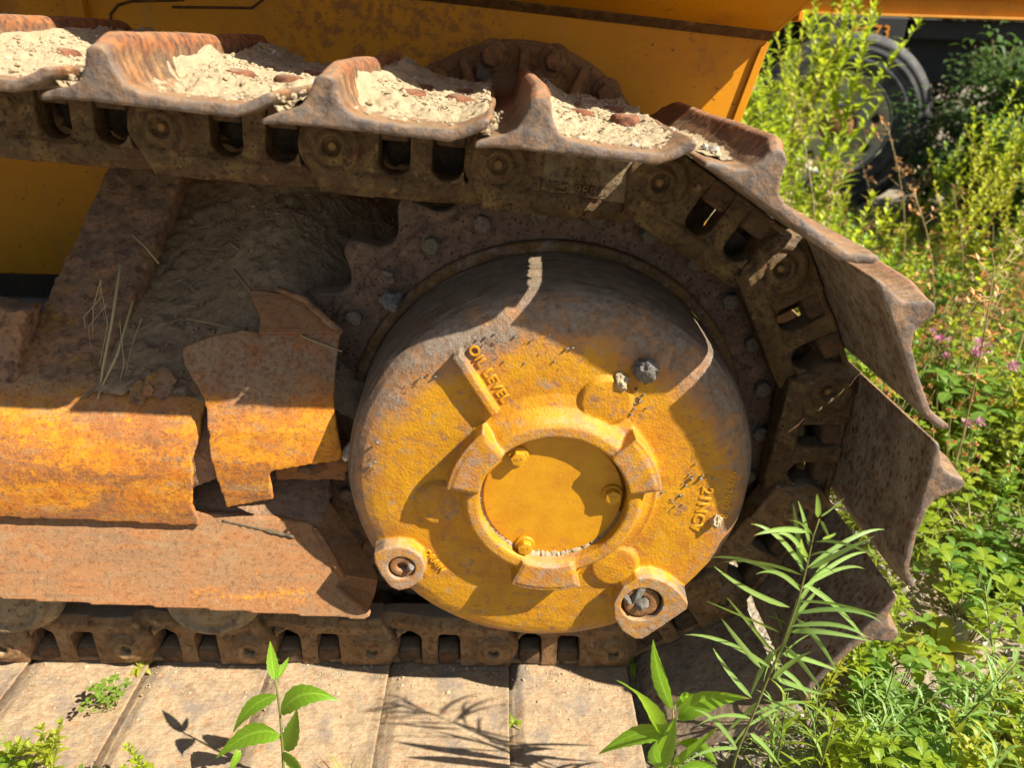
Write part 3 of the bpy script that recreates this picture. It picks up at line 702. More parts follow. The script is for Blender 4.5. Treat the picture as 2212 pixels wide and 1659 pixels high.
# lower guard
def low(V):
    out = V.copy(); z = V[:, 2]; out[:, 1] = -.032-(-.115-z)*.48+V[:, 1]; return out
lg = sheet('lower_guard', [(-1.6, -.175), (-.797, -.215), (-.596, -.223), (-.393, -.232), (-.264, -.2375), (-.255, -.231), (-.309, -.196), (-.307, -.190), (-.296, -.182), (-.302, -.173), (-.334, -.122), (-.345, -.110), (-.40, -.104), (-.48, -.099), (-1.6, -.05)], .012, low, M_LOWER, dozer, .0032, .0010, 11)
mb = MB(); mb.tube([(-.340, -.036, -.113), (-.320, -.048, -.146), (-.304, -.060, -.171), (-.298, -.065, -.181)], [.004, .0055, .0055, .004], 8)
me = mb.mesh('weld_ridge'); shade(me); obj('weld_ridge', me, M_GUARD, lg)
mb = MB(); path = [(-.477+.00560*i, -.0285-.00052*i, -.1075-.00108*i+.0006*math.sin(i*2.3)) for i in range(20)]
mb.tube(path, [.0016+(.0018 if i > 11 else 0)+.0006*math.sin(i*2.9) for i in range(20)], 8)
me = mb.mesh('weld_bead'); shade(me); obj('weld_bead', me, rusty('black_weld', (.10, .08, .05), [((.20, .12, .05), 60, .42, .62)], bumps=((200, .002),)), lg)
def ledge(V):
    out = V.copy(); y = V[:, 2]; out[:, 2] = -.112+.028*(y+.03)/.05+V[:, 1]*-1; out[:, 1] = y; return out
sheet('frame_ledge', [(-.56, -.030), (-.342, -.030), (-.335, -.026), (-.326, .012), (-.335, .08), (-.56, .08)], .008, ledge, M_BEAM, dozer, .003, .001, 12)
mb = MB()
a = [(-.338, -.029, -.114), (-.303, -.055, -.172), (-.297, -.060, -.181), (-.308, -.063, -.191), (-.306, -.065, -.197), (-.262, -.084, -.234)]
b = [(-.330, .010, -.090), (-.290, .008, -.165), (-.262, .004, -.225), (-.258, -.004, -.236), (-.262, -.014, -.258), (-.270, -.050, -.262)]
n = len(a); dx = Vector((-.010, .003, -.004))
v = [tuple(Vector(p)) for p in a+b]+[tuple(Vector(p)+dx) for p in a+b]
f = []
for i in range(n-1): f += [(i, i+1, n+i+1, n+i), (2*n+i, 3*n+i, 3*n+i+1, 2*n+i+1)]
ring_ = list(range(n))+list(range(2*n-1, n-1, -1))
for i in range(len(ring_)): p, q_ = ring_[i], ring_[(i+1) % len(ring_)]; f.append((p, q_, q_+2*n, p+2*n))
mb.add(v, f); me = bevel(mb.mesh('end_plate'), .002, 1); shade(me, False); obj('end_plate', me, M_LOWER, lg)
# broken bracket and a trapped stone in the notch
mb = MB(); mb.box(-.405, -.300, .012, .04, -.062, -.012); mb.blob((-.382, .014, -.026), .017, 3, (1, .7, 1), 2, .3); mb.blob((-.345, .012, -.034), .02, 3, (1.5, .6, .9), 6, .3); mb.blob((-.302, .016, -.028), .02, 3, (.8, .6, 1), 4, .3)
me = cast(mb.mesh('broken_bracket'), .0028, 3); V = verts(me); V[:, 2] += .006*fbm(V*40, 3, 61); setv(me, V); obj('broken_bracket', me, guard_material('dim_guard', .25, (.24, .12, .055)), dozer)
# diagonal beam
def slab(name, mat, c0, c1, wid, th, parent, voxel=.004, rel=.003, seed=1):
    L = (Vector(c1)-Vector(c0)); n = L.length
    mb = MB(); mb.prism(torn([(-wid/2, 0), (wid/2, 0), (wid/2, n), (-wid/2, n)], .0025, seed), 0, th)
    me = cast(mb.mesh(name), voxel, 2); V = verts(me)
    fl = fbm(V*np.array([30, 30, 38])+seed, 4, seed); V[:, 1] += rel*np.round(fl*3)/3*.6+rel*.5*fl
    zx = L.normalized(); xx = Vector((1, 0, 0)); xx = (xx-zx*xx.dot(zx)).normalized(); yx = zx.cross(xx)
    setv(me, V @ np.array([xx, yx, zx])+np.array(c0)); return obj(name, me, mat, parent)
slab('brace_beam', M_BEAM, (-.712, -.004, .062), (-.640, .330, .370), .124, .030, dozer, .0035, .0055, 13)
mb = MB(); mb.prism(torn([(-1.3, .06), (-.762, .06), (-.735, .185), (-.80, .192), (-1.3, .20)], .003, 15), .06, .10)
me = cast(mb.mesh('side_plate'), .004, 2); V = verts(me); V[:, 1] += (V[:, 2]-.06)*.35-.05; setv(me, V); obj('side_plate', me, M_BEAM, dozer)
# track rollers
M_ROLL = rusty('grey_roller', (.27, .20, .12), [((.27, .16, .07), 30, .5, .7)], dust=((.30, .26, .19), .4, 1.2), bumps=((250, .0012),), pits=((.10, .045, .02), 90, .28, .45), rough=.8)
mb = MB(); mb.lathe([(0, -.033), (.040, -.033), (.044, -.029), (.050, -.029), (.054, -.034), (.060, -.034), (.063, -.029), (.063, -.015), (.076, -.010), (.080, -.006), (.080, .004), (.062, .008), (.060, .16), (0, .16)], 64)
me = mb.mesh('track_roller'); me = bevel(me, .001, 1, 20); ME_ROLL = me; ME_ROLL.materials.append(M_ROLL)
for x in (-.837, -.523): obj('track_roller', ME_ROLL, None, dozer, (x, .000, -.264))

# ------------------------------------------------------------------ hull of the bulldozer
zc = lambda x: .565-.079*(x-.38)
mb = MB(); mb.prism([(-2.2, .118), (.285, .118), (.345, .407), (.378, zc(.378)-.004), (-2.2, zc(-2.2)-.004)], .440, .460)
me = bevel(mb.mesh('hull_side'), .003, 2); shade(me, False); hull = obj('hull_side', me, M_HULL, dozer)
mb = MB(); mb.prism([(.327, .407), (.343, .407), (.3765, zc(.376)-.012), (.362, zc(.36)-.022), (.357, .528)], .432, .4385); mb.prism([(.267, .118), (.283, .118), (.343, .4065), (.327, .4065)], .432, .4385)
me = bevel(mb.mesh('corner_flange'), .0015, 2); shade(me, False); obj('corner_flange', me, M_HULL, hull)
mb = MB(); mb.tube([(-.728, .4385, .48), (-.727, .4385, .545), (-.723, .4385, .568), (-.708, .4385, .582), (-.685, .4385, .588), (-.6, .4385, .592)], .0022, 6); mb.tube([(-.62, .4385, .581), (-.49, .4385, .583), (-.470, .4385, .596)], .002, 6)
me = mb.mesh('panel_seam'); shade(me); obj('panel_seam', me, M_SEAM, hull)
mb = MB(); mb.box(-.787, -.757, .420, .4385, .40, zc(-.77)-.02); me = bevel(mb.mesh('side_rib'), .003, 2); shade(me, False); obj('side_rib', me, M_HULL, hull)
# sloping platform that overhangs the track; it throws the shade over the inner ends of the shoes
mb = MB()
sec = [(.439, .0), (.02, .134), (.0, .146), (.0, .23), (.46, .23), (.46, .0)]
v = []; 
for x in (-2.2, .38):
    for y, dz in sec: v.append((x, y, zc(x)+dz))
n = len(sec); f = [(i, (i+1) % n, n+(i+1) % n, n+i) for i in range(n)]+[tuple(range(n-1, -1, -1)), tuple(range(n, 2*n))]
mb.add(v, f); me = bevel(mb.mesh('platform'), .004, 2); shade(me, False); plat = obj('platform', me, M_HULL, dozer)
mb = MB(); mb.add([(.3802, .436, .566), (.3802, .04, .693), (.394, .04, .700), (.394, .436, .573), (.3802, .436, .580), (.3802, .04, .707), (.394, .04, .714), (.394, .436, .587)], [(0, 1, 2, 3), (7, 6, 5, 4), (0, 4, 5, 1), (1, 5, 6, 2), (2, 6, 7, 3), (3, 7, 4, 0)]); mb.box(.3945, .404, .372, .402, .584, .600); me = bevel(mb.mesh('platform_tab'), .002, 1); shade(me, False); obj('platform_tab', me, M_HULL, plat)
v = []
for x in (-2.2, .377):
    z0 = zc(x)
    v += [(x, .4365, z0-.010), (x, .4365, z0+.001), (x, .424, z0+.006), (x, .424, z0+.002)]
mb = MB(); mb.add(v, [(0, 1, 5, 4), (1, 2, 6, 5), (2, 3, 7, 6), (3, 0, 4, 7), (3, 2, 1, 0), (4, 5, 6, 7)])
obj('dark_crease', mb.mesh('dark_crease'), M_SEAM, plat)  # narrow strip of dark colour along the platform crease
mb = MB(); mb.box(-2.2, .27, .4605, 1.9, .13, .60); mb.box(-2.2, .05, .70, 1.7, .60, 1.3)
me = bevel(mb.mesh('hull_body'), .01, 2); shade(me, False); obj('hull_body', me, M_HULL, dozer)
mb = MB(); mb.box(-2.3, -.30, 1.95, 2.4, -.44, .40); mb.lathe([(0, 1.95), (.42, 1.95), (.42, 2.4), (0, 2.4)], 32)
obj('far_track_block', mb.mesh('far_track_block'), M_DARK, dozer)  # plain unseen block for the other track, added to keep light out below
mb = MB(); mb.lathe([(0, .10), (.27, .10), (.27, .16), (.20, .20), (.20, .4395), (0, .4395)], 48); me = mb.mesh('axle_hub'); shade(me); obj('axle_hub', me, M_AXLE, dozer)
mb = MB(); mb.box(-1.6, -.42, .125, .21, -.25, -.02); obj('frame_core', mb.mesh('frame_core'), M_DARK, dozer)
# axle housing with ribs and bolts
ax, az = -.050, .297
mb = MB(); mb.lathe([(0, .330), (.150, .330), (.165, .340), (.190, .400), (.205, .410), (.240, .413), (.249, .418), (.251, .4395), (0, .4395)], 72, ax, az)
for a in (87, 61, 35, 113, 139, 9, 165):
    c, s_ = math.cos(R(a)), math.sin(R(a))
    M = Matrix(((c, 0, -s_, ax), (0, 1, 0, 0), (s_, 0, c, az), (0, 0, 0, 1)))
    mb.add([(.140, .335, -.009), (.236, .402, -.008), (.240, .415, -.008), (.140, .43, -.009), (.140, .335, .009), (.236, .402, .008), (.240, .415, .008), (.140, .43, .009)],
           [(0, 3, 2, 1), (4, 5, 6, 7), (0, 1, 5, 4), (1, 2, 6, 5), (2, 3, 7, 6), (3, 0, 4, 7)], M)
me = cast(mb.mesh('axle_housing'), .0035, 4); V = verts(me); V[:, 1] += .0016*fbm(V*40, 3, 71); setv(me, V)
axh = obj('axle_housing', me, M_AXLE, dozer)
mb = MB(); mb.lathe([(0, -.022), (.0165, -.022), (.0185, -.0195), (.0185, -.004), (.0185, 0)], 6, close=False); mb.lathe([(0, -.006), (.0255, -.006), (.0265, -.004), (.0265, .002), (0, .002)], 28)
me = bevel(mb.mesh('housing_bolt'), .0012, 2, 25); ME_HB = me; ME_HB.materials.append(M_AXLE)
for i, a in enumerate((100.5, 74, 48, 125, 151, 22)):
    obj('housing_bolt', ME_HB, None, axh, (ax+.2285*math.cos(R(a)), .412, az+.2285*math.sin(R(a))), (0, .3+i, 0))
mb = MB(); mb.prism([(-.118, .487), (-.092, .478), (-.096, .497), (-.116, .514)], .3985, .409); obj('paint_patch', mb.mesh('paint_patch'), M_BOLTGREY, axh)

# ------------------------------------------------------------------ dirt
def grid_mesh(X, Y, Z, name):
    n, m = X.shape; V = np.stack([X.ravel(), Y.ravel(), Z.ravel()], 1)
    i, j = np.meshgrid(np.arange(n-1), np.arange(m-1), indexing='ij'); a = (i*m+j).ravel()
    F = np.stack([a, a+m, a+m+1, a+1], 1)
    me = bpy.data.meshes.new(name); me.vertices.add(len(V)); me.vertices.foreach_set('co', V.ravel())
    me.loops.add(F.size); me.loops.foreach_set('vertex_index', F.ravel()); me.polygons.add(len(F)); me.polygons.foreach_set('loop_start', np.arange(0, F.size, 4)); me.polygons.foreach_set('loop_total', np.full(len(F), 4))
    me.update(calc_edges=True); shade(me); return me
ICO = None
def crumbs(spec, name, mat, sub=1):
    """many small angular stones joined: spec = list of (x,y,z,r,flat)"""
    global ICO
    bm = bmesh.new(); bmesh.ops.create_icosphere(bm, subdivisions=sub, radius=1.0)
    B = np.array([q.co for q in bm.verts]); FF = np.array([[q.index for q in fa.verts] for fa in bm.faces]); bm.free()
    Vs = []; Fs = []; k = 0
    for (x, y, z, r, fl) in spec:
        d = RNG.uniform(.62, 1.25, (len(B), 1)); Q = B*d*np.array([RNG.uniform(.7, 1.3), RNG.uniform(.6, 1.1), fl])*r
        Q = Q @ np.array(Euler((RNG.normal(0, .35), RNG.normal(0, .35), RNG.uniform(0, 6.28))).to_matrix()).T
        Vs.append(Q+np.array([x, y, z])); Fs.append(FF+k*len(B)); k += 1
    V = np.concatenate(Vs); F = np.concatenate(Fs)
    me = bpy.data.meshes.new(name); me.from_pydata(V.tolist(), [], F.tolist()); me.update()
    return me
def shoe_dirt(k, amount, seed):
    U, Y = np.meshgrid(np.linspace(.040, .190, 72), np.linspace(-.175, .345, 190), indexing='ij')
    p = np.stack([U.ravel()*1.0, Y.ravel(), 0*U.ravel()+seed], 1)
    n1 = fbm(p*np.array([22, 22, 1]), 4, seed).reshape(U.shape); n2 = fbm(p*np.array([110, 110, 1]), 4, seed+5).reshape(U.shape); n3 = fbm(p*np.array([330, 330, 1]), 3, seed+6).reshape(U.shape)
    base = np.interp(U, [.04, .052, .066, .10, .156, .175, .19], [.085, .063, .057, .0545, .0555, .063, .071])
    rampy = smooth(-.155, -.01, Y+.05*n1+.03*n2-.75*(.085-U)*smooth(.10, .05, U))
    bank = np.interp(U, [.04, .06, .085, .10, .15, .185, .192], [.032, .027, .020, .017, .014, .008, .0])*amount*(.75+.55*smooth(.05, .2, Y))
    h = bank*rampy+.008*n1*rampy+.0032*n2+.0018*n3-.0020
    h = np.where(rampy < .02, -.006, h)
    h -= .012*smooth(.181, .19, U)
    Z = base+h
    Z = np.where(U < .056, np.minimum(Z, .088+.012*n1), Z)
    me = grid_mesh(U, Y, Z, 'shoe_dirt')
    loc, rot = place(k)
    d = obj('dirt_layer', me, M_DIRT, None, loc, rot); tag(d, kind='stuff')
    sp = []
    sq = []
    for i in range(1500):
        u, y = RNG.uniform(.054, .184), RNG.uniform(-.16, .33)
        if y < -.06 and RNG.random() < .6: continue
        iu, iy = int((u-.04)/.15*71), int((y+.175)/.52*189)
        r = RNG.choice([.0012, .0018, .0026, .0040, .0058], p=[.46, .30, .17, .055, .015])
        (sp if i % 14 == 0 else sq).append((u, y, max(Z[iu, iy], base[iu, iy])+r*.2, r, .6))
    c = obj('pebbles', crumbs(sp, 'shoe_pebbles', M_PEBBLE), M_PEBBLE, None, loc, rot); tag(c, kind='stuff')
    c = obj('dirt_crumbs', crumbs(sq, 'shoe_crumbs', M_DIRT), M_DIRT, None, loc, rot); tag(c, kind='stuff')
for k, am in ((-2, 1), (-1, 1), (0, 1), (1, 1.0), (2, 1.05), (3, .95)): shoe_dirt(k, am, 100+k*7)
# a little dirt that stays in the corner of the shoe at the top of the sprocket
U, Y = np.meshgrid(np.linspace(-.019, .03, 30), np.linspace(-.14, .2, 120), indexing='ij'); p = np.stack([U.ravel(), Y.ravel(), 0*U.ravel()], 1)
n1 = fbm(p*np.array([30, 30, 1]), 4, 171).reshape(U.shape); n2 = fbm(p*np.array([150, 150, 1]), 3, 172).reshape(U.shape)
Z = np.interp(U, [-.026, -.012, .002, .012, .02], [.048, .0535, .0570, .064, .075])+.004*smooth(-.018, .004, U)*smooth(-.13, -.06, Y)+.003*n1+.0018*n2-.004*smooth(.05, .2, Y)
loc, rot = place(4); tag(obj('dirt_layer', grid_mesh(U, Y, Z, 'corner_dirt'), M_DIRT, None, loc, rot), kind='stuff')
sp = [(RNG.uniform(-.014, .010), RNG.uniform(-.13, .1), .0575+RNG.uniform(0, .004), RNG.choice([.0012, .002, .0032]), .7) for i in range(90)]+[(-.002, -.105, .062, .0075, .8), (-.006, -.085, .060, .0055, .8)]
tag(obj('pebbles', crumbs(sp, 'corner_pebbles', M_PEBBLE), M_PEBBLE, None, loc, rot), kind='stuff')
# crumbs caught between shoe lips
sp = []
for k in (0, 1, 2):
    x, z = P[k+1]; 
    for i in range(34): sp.append((x+RNG.normal(-.006, .006), -.185+RNG.uniform(0, .14), z+.063+RNG.uniform(-.004, .006), RNG.uniform(.0015, .0045), .8))
tag(obj('pebbles', crumbs(sp, 'lip_crumbs', M_PEBBLE), M_DIRT, None), kind='stuff')
# mound on the track frame
X, Y = np.meshgrid(np.linspace(-.70, -.22, 170), np.linspace(.0, .435, 150), indexing='ij'); p = np.stack([X.ravel(), Y.ravel(), 0*X.ravel()], 1)
n1 = fbm(p*np.array([9, 9, 1]), 4, 181).reshape(X.shape); n2 = fbm(p*np.array([60, 60, 1]), 4, 182).reshape(X.shape); n3 = fbm(p*np.array([190, 190, 1]), 3, 183).reshape(X.shape)
Z = .083+.56*Y+.05*np.exp(-((X+.42)/.1)**2)*smooth(.0, .15, Y)+.018*n1+.007*n2+.0035*n3-.05*smooth(-.36, -.22, X)-.03*smooth(-.62, -.70, X)
tag(obj('dirt_mound', grid_mesh(X, Y, Z, 'dirt_mound'), M_MOUND, None), kind='stuff')
sp = []
for i in range(1500):
    a, b = RNG.integers(4, 165), RNG.integers(2, 145); r = RNG.choice([.0013, .002, .003, .005], p=[.45, .3, .18, .07])
    sp.append((X[a, b], Y[a, b], Z[a, b]+r*.3, r, .7))
tag(obj('pebbles', crumbs(sp, 'mound_pebbles', M_MOUND), M_MOUND, None), kind='stuff')
# dust and crumbs at the foot of the beam and on the low shoes
sp = []
for i in range(260):
    x = RNG.uniform(-.80, -.52); sp.append((x, .010+abs(RNG.normal(0, .012)), .080+RNG.normal(0, .004)-.01*smooth(-.62, -.52, x), RNG.choice([.001, .0016, .0026]), .6))
for i in range(420):
    x = RNG.uniform(-.85, .15); y = abs(RNG.normal(0, .05))*-1+.02
    sp.append((x, y, -.4312, RNG.choice([.001, .0016, .0026, .0042], p=[.4, .35, .2, .05]), .7))
tag(obj('pebbles', crumbs(sp, 'loose_crumbs', M_DIRT), M_DIRT, None), kind='stuff')
# clods stuck to the cover
for (pos, r, sq, lab, mt) in (((.106, -.109, .181), .0165, (1.15, .7, .85), 'dark grey crusted clod of dirt stuck on upper yellow cover', M_CLOD),
                             ((.077, -.108, .166), .0095, (1.3, .7, .8), 'small pale clod beside the dark clod on the yellow cover', M_DIRT),
                             ((-.2265, .058, .208), .0165, (.8, .8, 1.25), 'dark clod wedged between yellow cylinder and bolted sprocket', M_CLOD),
                             ((.2255, -.106, -.043), .0095, (1, .6, .9), 'pale crust lump beside raised digits on the yellow cover', M_DIRT)):
    mb = MB(); mb.blob((0, 0, 0), r, 4, sq, int(abs(pos[0])*100)+1, .5, 2.6); mb.blob((r*.5, 0, r*.35), r*.55, 3, (1, .8, .9), int(abs(pos[0])*100)+3, .5, 2.4)
    me = cast(mb.mesh('dirt_clod'), r*.07, 1); V = verts(me); V += (r*.09*fbm(V*260, 3, 5))[:, None]; setv(me, V)
    tag(obj('dirt_clod', me, mt, None, pos), lab, 'dirt clod')
sp = []
for (cx_, cz_, s_, n_) in ((.090, .147, .008, 14), (.098, .133, .012, 18), (-.09, .215, .02, 12), (-.19, .18, .015, 30), (-.235, .05, .01, 20), (.19, .02, .012, 16), (.165, -.01, .012, 14), (-.03, .235, .03, 30)):
    for i in range(n_): sp.append((cx_+RNG.normal(0, s_), -.1050, cz_+RNG.normal(0, s_), RNG.choice([.0012, .002, .003], p=[.5, .35, .15]), .6))
sp = [q_ for q_ in sp if math.hypot(q_[0], q_[2]) < .243]
tag(obj('dirt_specks', crumbs(sp, 'dirt_specks', M_CLOD), M_CLOD, None), kind='stuff')
mb = MB(); mb.blob((0, 0, 0), .013, 3, (.75, .7, 1.45), 3, .25, 1.6); me = mb.mesh('stone'); shade(me)
tag(obj('stone', me, M_PEBBLE, None, (-.281, -.022, .012)), 'smooth grey stone trapped at the corner of the bent guard', 'stone')
M_FLAKE = M_BEAM
for (p_, s_, lab) in (((-.545, .006, .098), .020, 'larger curled rust flake lying on dirt beside the bent guard'), ((-.575, .000, .086), .014, 'pinkish rust flake lower left on the dusty frame'), ((-.559, -.004, .092), .007, 'tiny bright orange rust chip on the dusty frame')):
    mb = MB(); mb.prism(torn([(-s_, -s_*.8), (s_*.5, -s_*1.1), (s_*1.1, s_*.2), (s_*.2, s_*1.2), (-s_*.9, s_*.6)], s_*.22, int(s_*1000), s_*.3), -.001, .001)
    V0 = mb.mesh('rust_flake'); tag(obj('rust_flake', V0, M_FLAKE if s_ > .01 else M_GUARD, None, p_, (R(-38), 0, R(10))), lab, 'rust flake')

# ------------------------------------------------------------------ ground
def gp(n, lo, hi, c, k):
    t = np.linspace(math.asinh((lo-c)/k), math.asinh((hi-c)/k), n); return c+k*np.sinh(t)
X, Y = np.meshgrid(gp(330, -60, 60, .6, .7), gp(330, -60, 60, .2, .7), indexing='ij'); p = np.stack([X.ravel(), Y.ravel(), 0*X.ravel()], 1)
def gheight(x, y):
    q_ = np.stack([np.ravel(x), np.ravel(y), 0*np.ravel(x)], 1)
    h = -.462+.030*fbm(q_*np.array([1.3, 1.3, 1]), 3, 201)+.012*fbm(q_*np.array([7, 7, 1]), 4, 202)+.006*fbm(q_*np.array([40, 40, 1]), 3, 203)
    under = smooth(.42, .25, np.ravel(x))*smooth(-.30, -.16, np.ravel(y))*smooth(.6, .4, np.ravel(y))
    h = h*(1-under)+np.minimum(h, -.466)*under
    h = h+.035*smooth(3.2, 4.2, np.ravel(y))
    return h.reshape(np.shape(x))
t = NT('gravelly_ground'); p_ = t.pos
c = t.mix(t.ramp(t.noise(p_, 6, 8, .65), .35, .65), (.33, .28, .205), (.24, .20, .145))
cell = t.xyz(t.voro(p_, 85, out='Color')); d_ = t.voro(p_, 85)
c = t.mix(t.m('MULTIPLY', t.ramp(cell[0], .45, .5), t.ramp(d_, .5, .35)), c, t.mix(cell[1], (.36, .32, .26), (.22, .215, .21)))
c = t.mix(t.m('MULTIPLY', t.ramp(t.noise(p_, 60, 6, .7), .55, .68), .6), c, (.13, .085, .05))
n = t.bump(d_, 1.0, -.006); n = t.bump(t.noise(p_, 200, 6, .7), 1, .004, n)
M_GROUND = t.out(c, .95, n, spec=.1)
g = obj('ground', grid_mesh(X, Y, gheight(X, Y), 'ground'), M_GROUND, None); tag(g, kind='structure')
sp = []
for i in range(2600):
    x, y = RNG.uniform(.25, 1.7), RNG.uniform(-.35, 1.1)
    r = RNG.choice([.003, .005, .008, .012, .017], p=[.42, .3, .17, .08, .03]); sp.append((x, y, r, r, .65))
zz = gheight(np.array([s[0] for s in sp]), np.array([s[1] for s in sp]))
sp = [(s[0], s[1], zz[i]+s[3]*.2, s[3], s[4]) for i, s in enumerate(sp)]
tag(obj('gravel', crumbs(sp, 'gravel', M_PEBBLE), M_PEBBLE, None), kind='stuff')
M_STONE = soil('pale_fieldstone', (.46, .41, .32), (.34, .31, .26), (.55, .50, .42))
for i, (x, y, r, sq, lab) in enumerate(((.80, .13, .036, (1.3, .9, .75), 'pale tan stone at the foot of the curved track plates'), (.88, .19, .030, (1.4, .8, .6), 'flat grey tan stone behind the pale stone near clover'), (1.02, .30, .026, (1.2, .9, .7), 'rounded beige stone among clover leaves further right'), (.90, .04, .022, (1.2, 1, .7), 'small sunlit stone near lower right edge'), (.96, .11, .017, (1, 1, .7), 'smallest white stone on the gravel at right'))):
    mb = MB(); mb.blob((0, 0, 0), r, 3, sq, i+2, .3, 1.5); me = mb.mesh('stone'); shade(me)
    tag(obj('stone', me, M_STONE, None, (x, y, float(gheight(np.array([x]), np.array([y]))[0])+r*.3)), lab, 'stone')

# ------------------------------------------------------------------ the wheeled machine behind
rig = thing('wheeled_machine', 'parked wheeled machine with yellow frame rail and pale steel wheel behind weeds', 'machine', (2.16, 4.0, -.42)); ABS.add('wheeled_machine')
t = NT('tyre_rubber'); p_ = t.pos
c = t.mix(t.ramp(t.noise(p_, 14, 6), .4, .65), (.030, .031, .034), (.075, .074, .072))
M_TYRE = t.out(c, .7, t.bump(t.noise(p_, 120, 5), 1, .003), spec=.4)
M_RIM = rusty('cream_rim_paint', (.62, .60, .47), [((.45, .42, .33), 8, .45, .7)], rough=.5)
M_BLACK = rusty('black_chassis', (.008, .008, .009), [((.02, .018, .015), 4, .4, .7)], rough=.6)
M_RAIL = plain_yellow('yellow_rail'); M_ORANGE = rusty('orange_print', (.75, .26, .01), [], rough=.5)
wc = Vector((2.07, 4.0, .115)); WR = .535
W = Matrix.Translation(wc) @ Matrix.Rotation(R(-14), 4, 'Z')
prof = [(.285, -.10), (.30, -.118), (.33, -.135), (.37, -.146), (.375, -.150), (.39, -.150), (.395, -.147), (.43, -.150), (.435, -.154), (.45, -.153), (.455, -.149), (.475, -.146), (.48, -.149), (.50, -.142), (.518, -.125), (.533, -.105)]
for y in np.linspace(-.085, .085, 9): prof += [(.535, y-.007), (.523, y-.003), (.523, y+.003), (.535, y+.007)]
prof += [(.533, .105), (.518, .125), (.48, .146), (.39, .15), (.33, .135), (.285, .10)]
mb = MB(); mb.lathe(prof, 96, M=W, close=False); me = mb.mesh('tyre'); shade(me)
wh = bpy.data.objects.new('wheel', None); COL.objects.link(wh); wh.parent = rig; wh.matrix_parent_inverse = Matrix.Translation(-Vector(rig.location)); ABS.add('wheel')
obj('tyre', me, M_TYRE, wh)
mb = MB(); mb.lathe([(.300, -.128), (.308, -.130), (.306, -.115), (.288, -.108), (.280, -.09), (.272, -.06), (.26, -.045), (.20, -.045), (.185, -.052), (.13, -.07), (.10, -.08), (0, -.08)], 96, M=W, close=False)
me = mb.mesh('rim'); shade(me); obj('rim', me, M_RIM, wh)
mb = MB(); mb.lathe([(.13, -.065), (.10, -.085), (.085, -.12), (.06, -.135), (0, -.135)], 40, M=W, close=False); me = mb.mesh('hub'); shade(me); obj('hub', me, M_AXLE, wh)
for i in range(8):
    a = R(45*i+12); mb = MB(); mb.lathe([(0, -.052), (.028, -.052), (.028, -.03), (0, -.03)], 20, .23*math.cos(a), .23*math.sin(a), M=W); obj('rim_hole', mb.mesh('rim_hole'), M_BLACK, wh)
mb = MB(); mb.box(1.55, 7, 4.32, 4.45, .745, .88); mb.box(1.55, 7, 4.27, 4.32, .86, .88); mb.box(1.55, 7, 4.27, 4.32, .745, .76)
me = bevel(mb.mesh('frame_rail'), .006, 2); shade(me, False); obj('frame_rail', me, M_RAIL, rig)
mb = MB(); mb.box(1.7, 7, 4.5, 5.6, .35, .745); mb.box(2.6, 7, 4.36, 4.5, .62, .74); mb.box(1.9, 2.5, 4.22, 4.4, .56, .745)
me = bevel(mb.mesh('chassis'), .01, 2); shade(me, False); obj('chassis', me, M_BLACK, rig)
mb = MB(); mb.box(1.5, 7, 4.5, 6.0, .90, 2.2); me = bevel(mb.mesh('machine_body'), .03, 2); shade(me, False); obj('machine_body', me, M_RAIL, rig)
mt = text_mesh('BC73', .105, .002, 0); obj('printed_number', mt, M_ORANGE, rig, (2.27, 4.215, .652), (R(90), 0, 0))
mb = MB(); mb.blob((1.30, 4.6, .30), .42, 3, (1, .8, .9), 3, .2, 1.2); me = mb.mesh('boulder'); shade(me); tag(obj('boulder', me, soil('grey_rock', (.30, .30, .31), (.22, .22, .23), (.4, .4, .4)), None), 'grey rock heap glimpsed between bulldozer corner and black tyre', 'boulder')

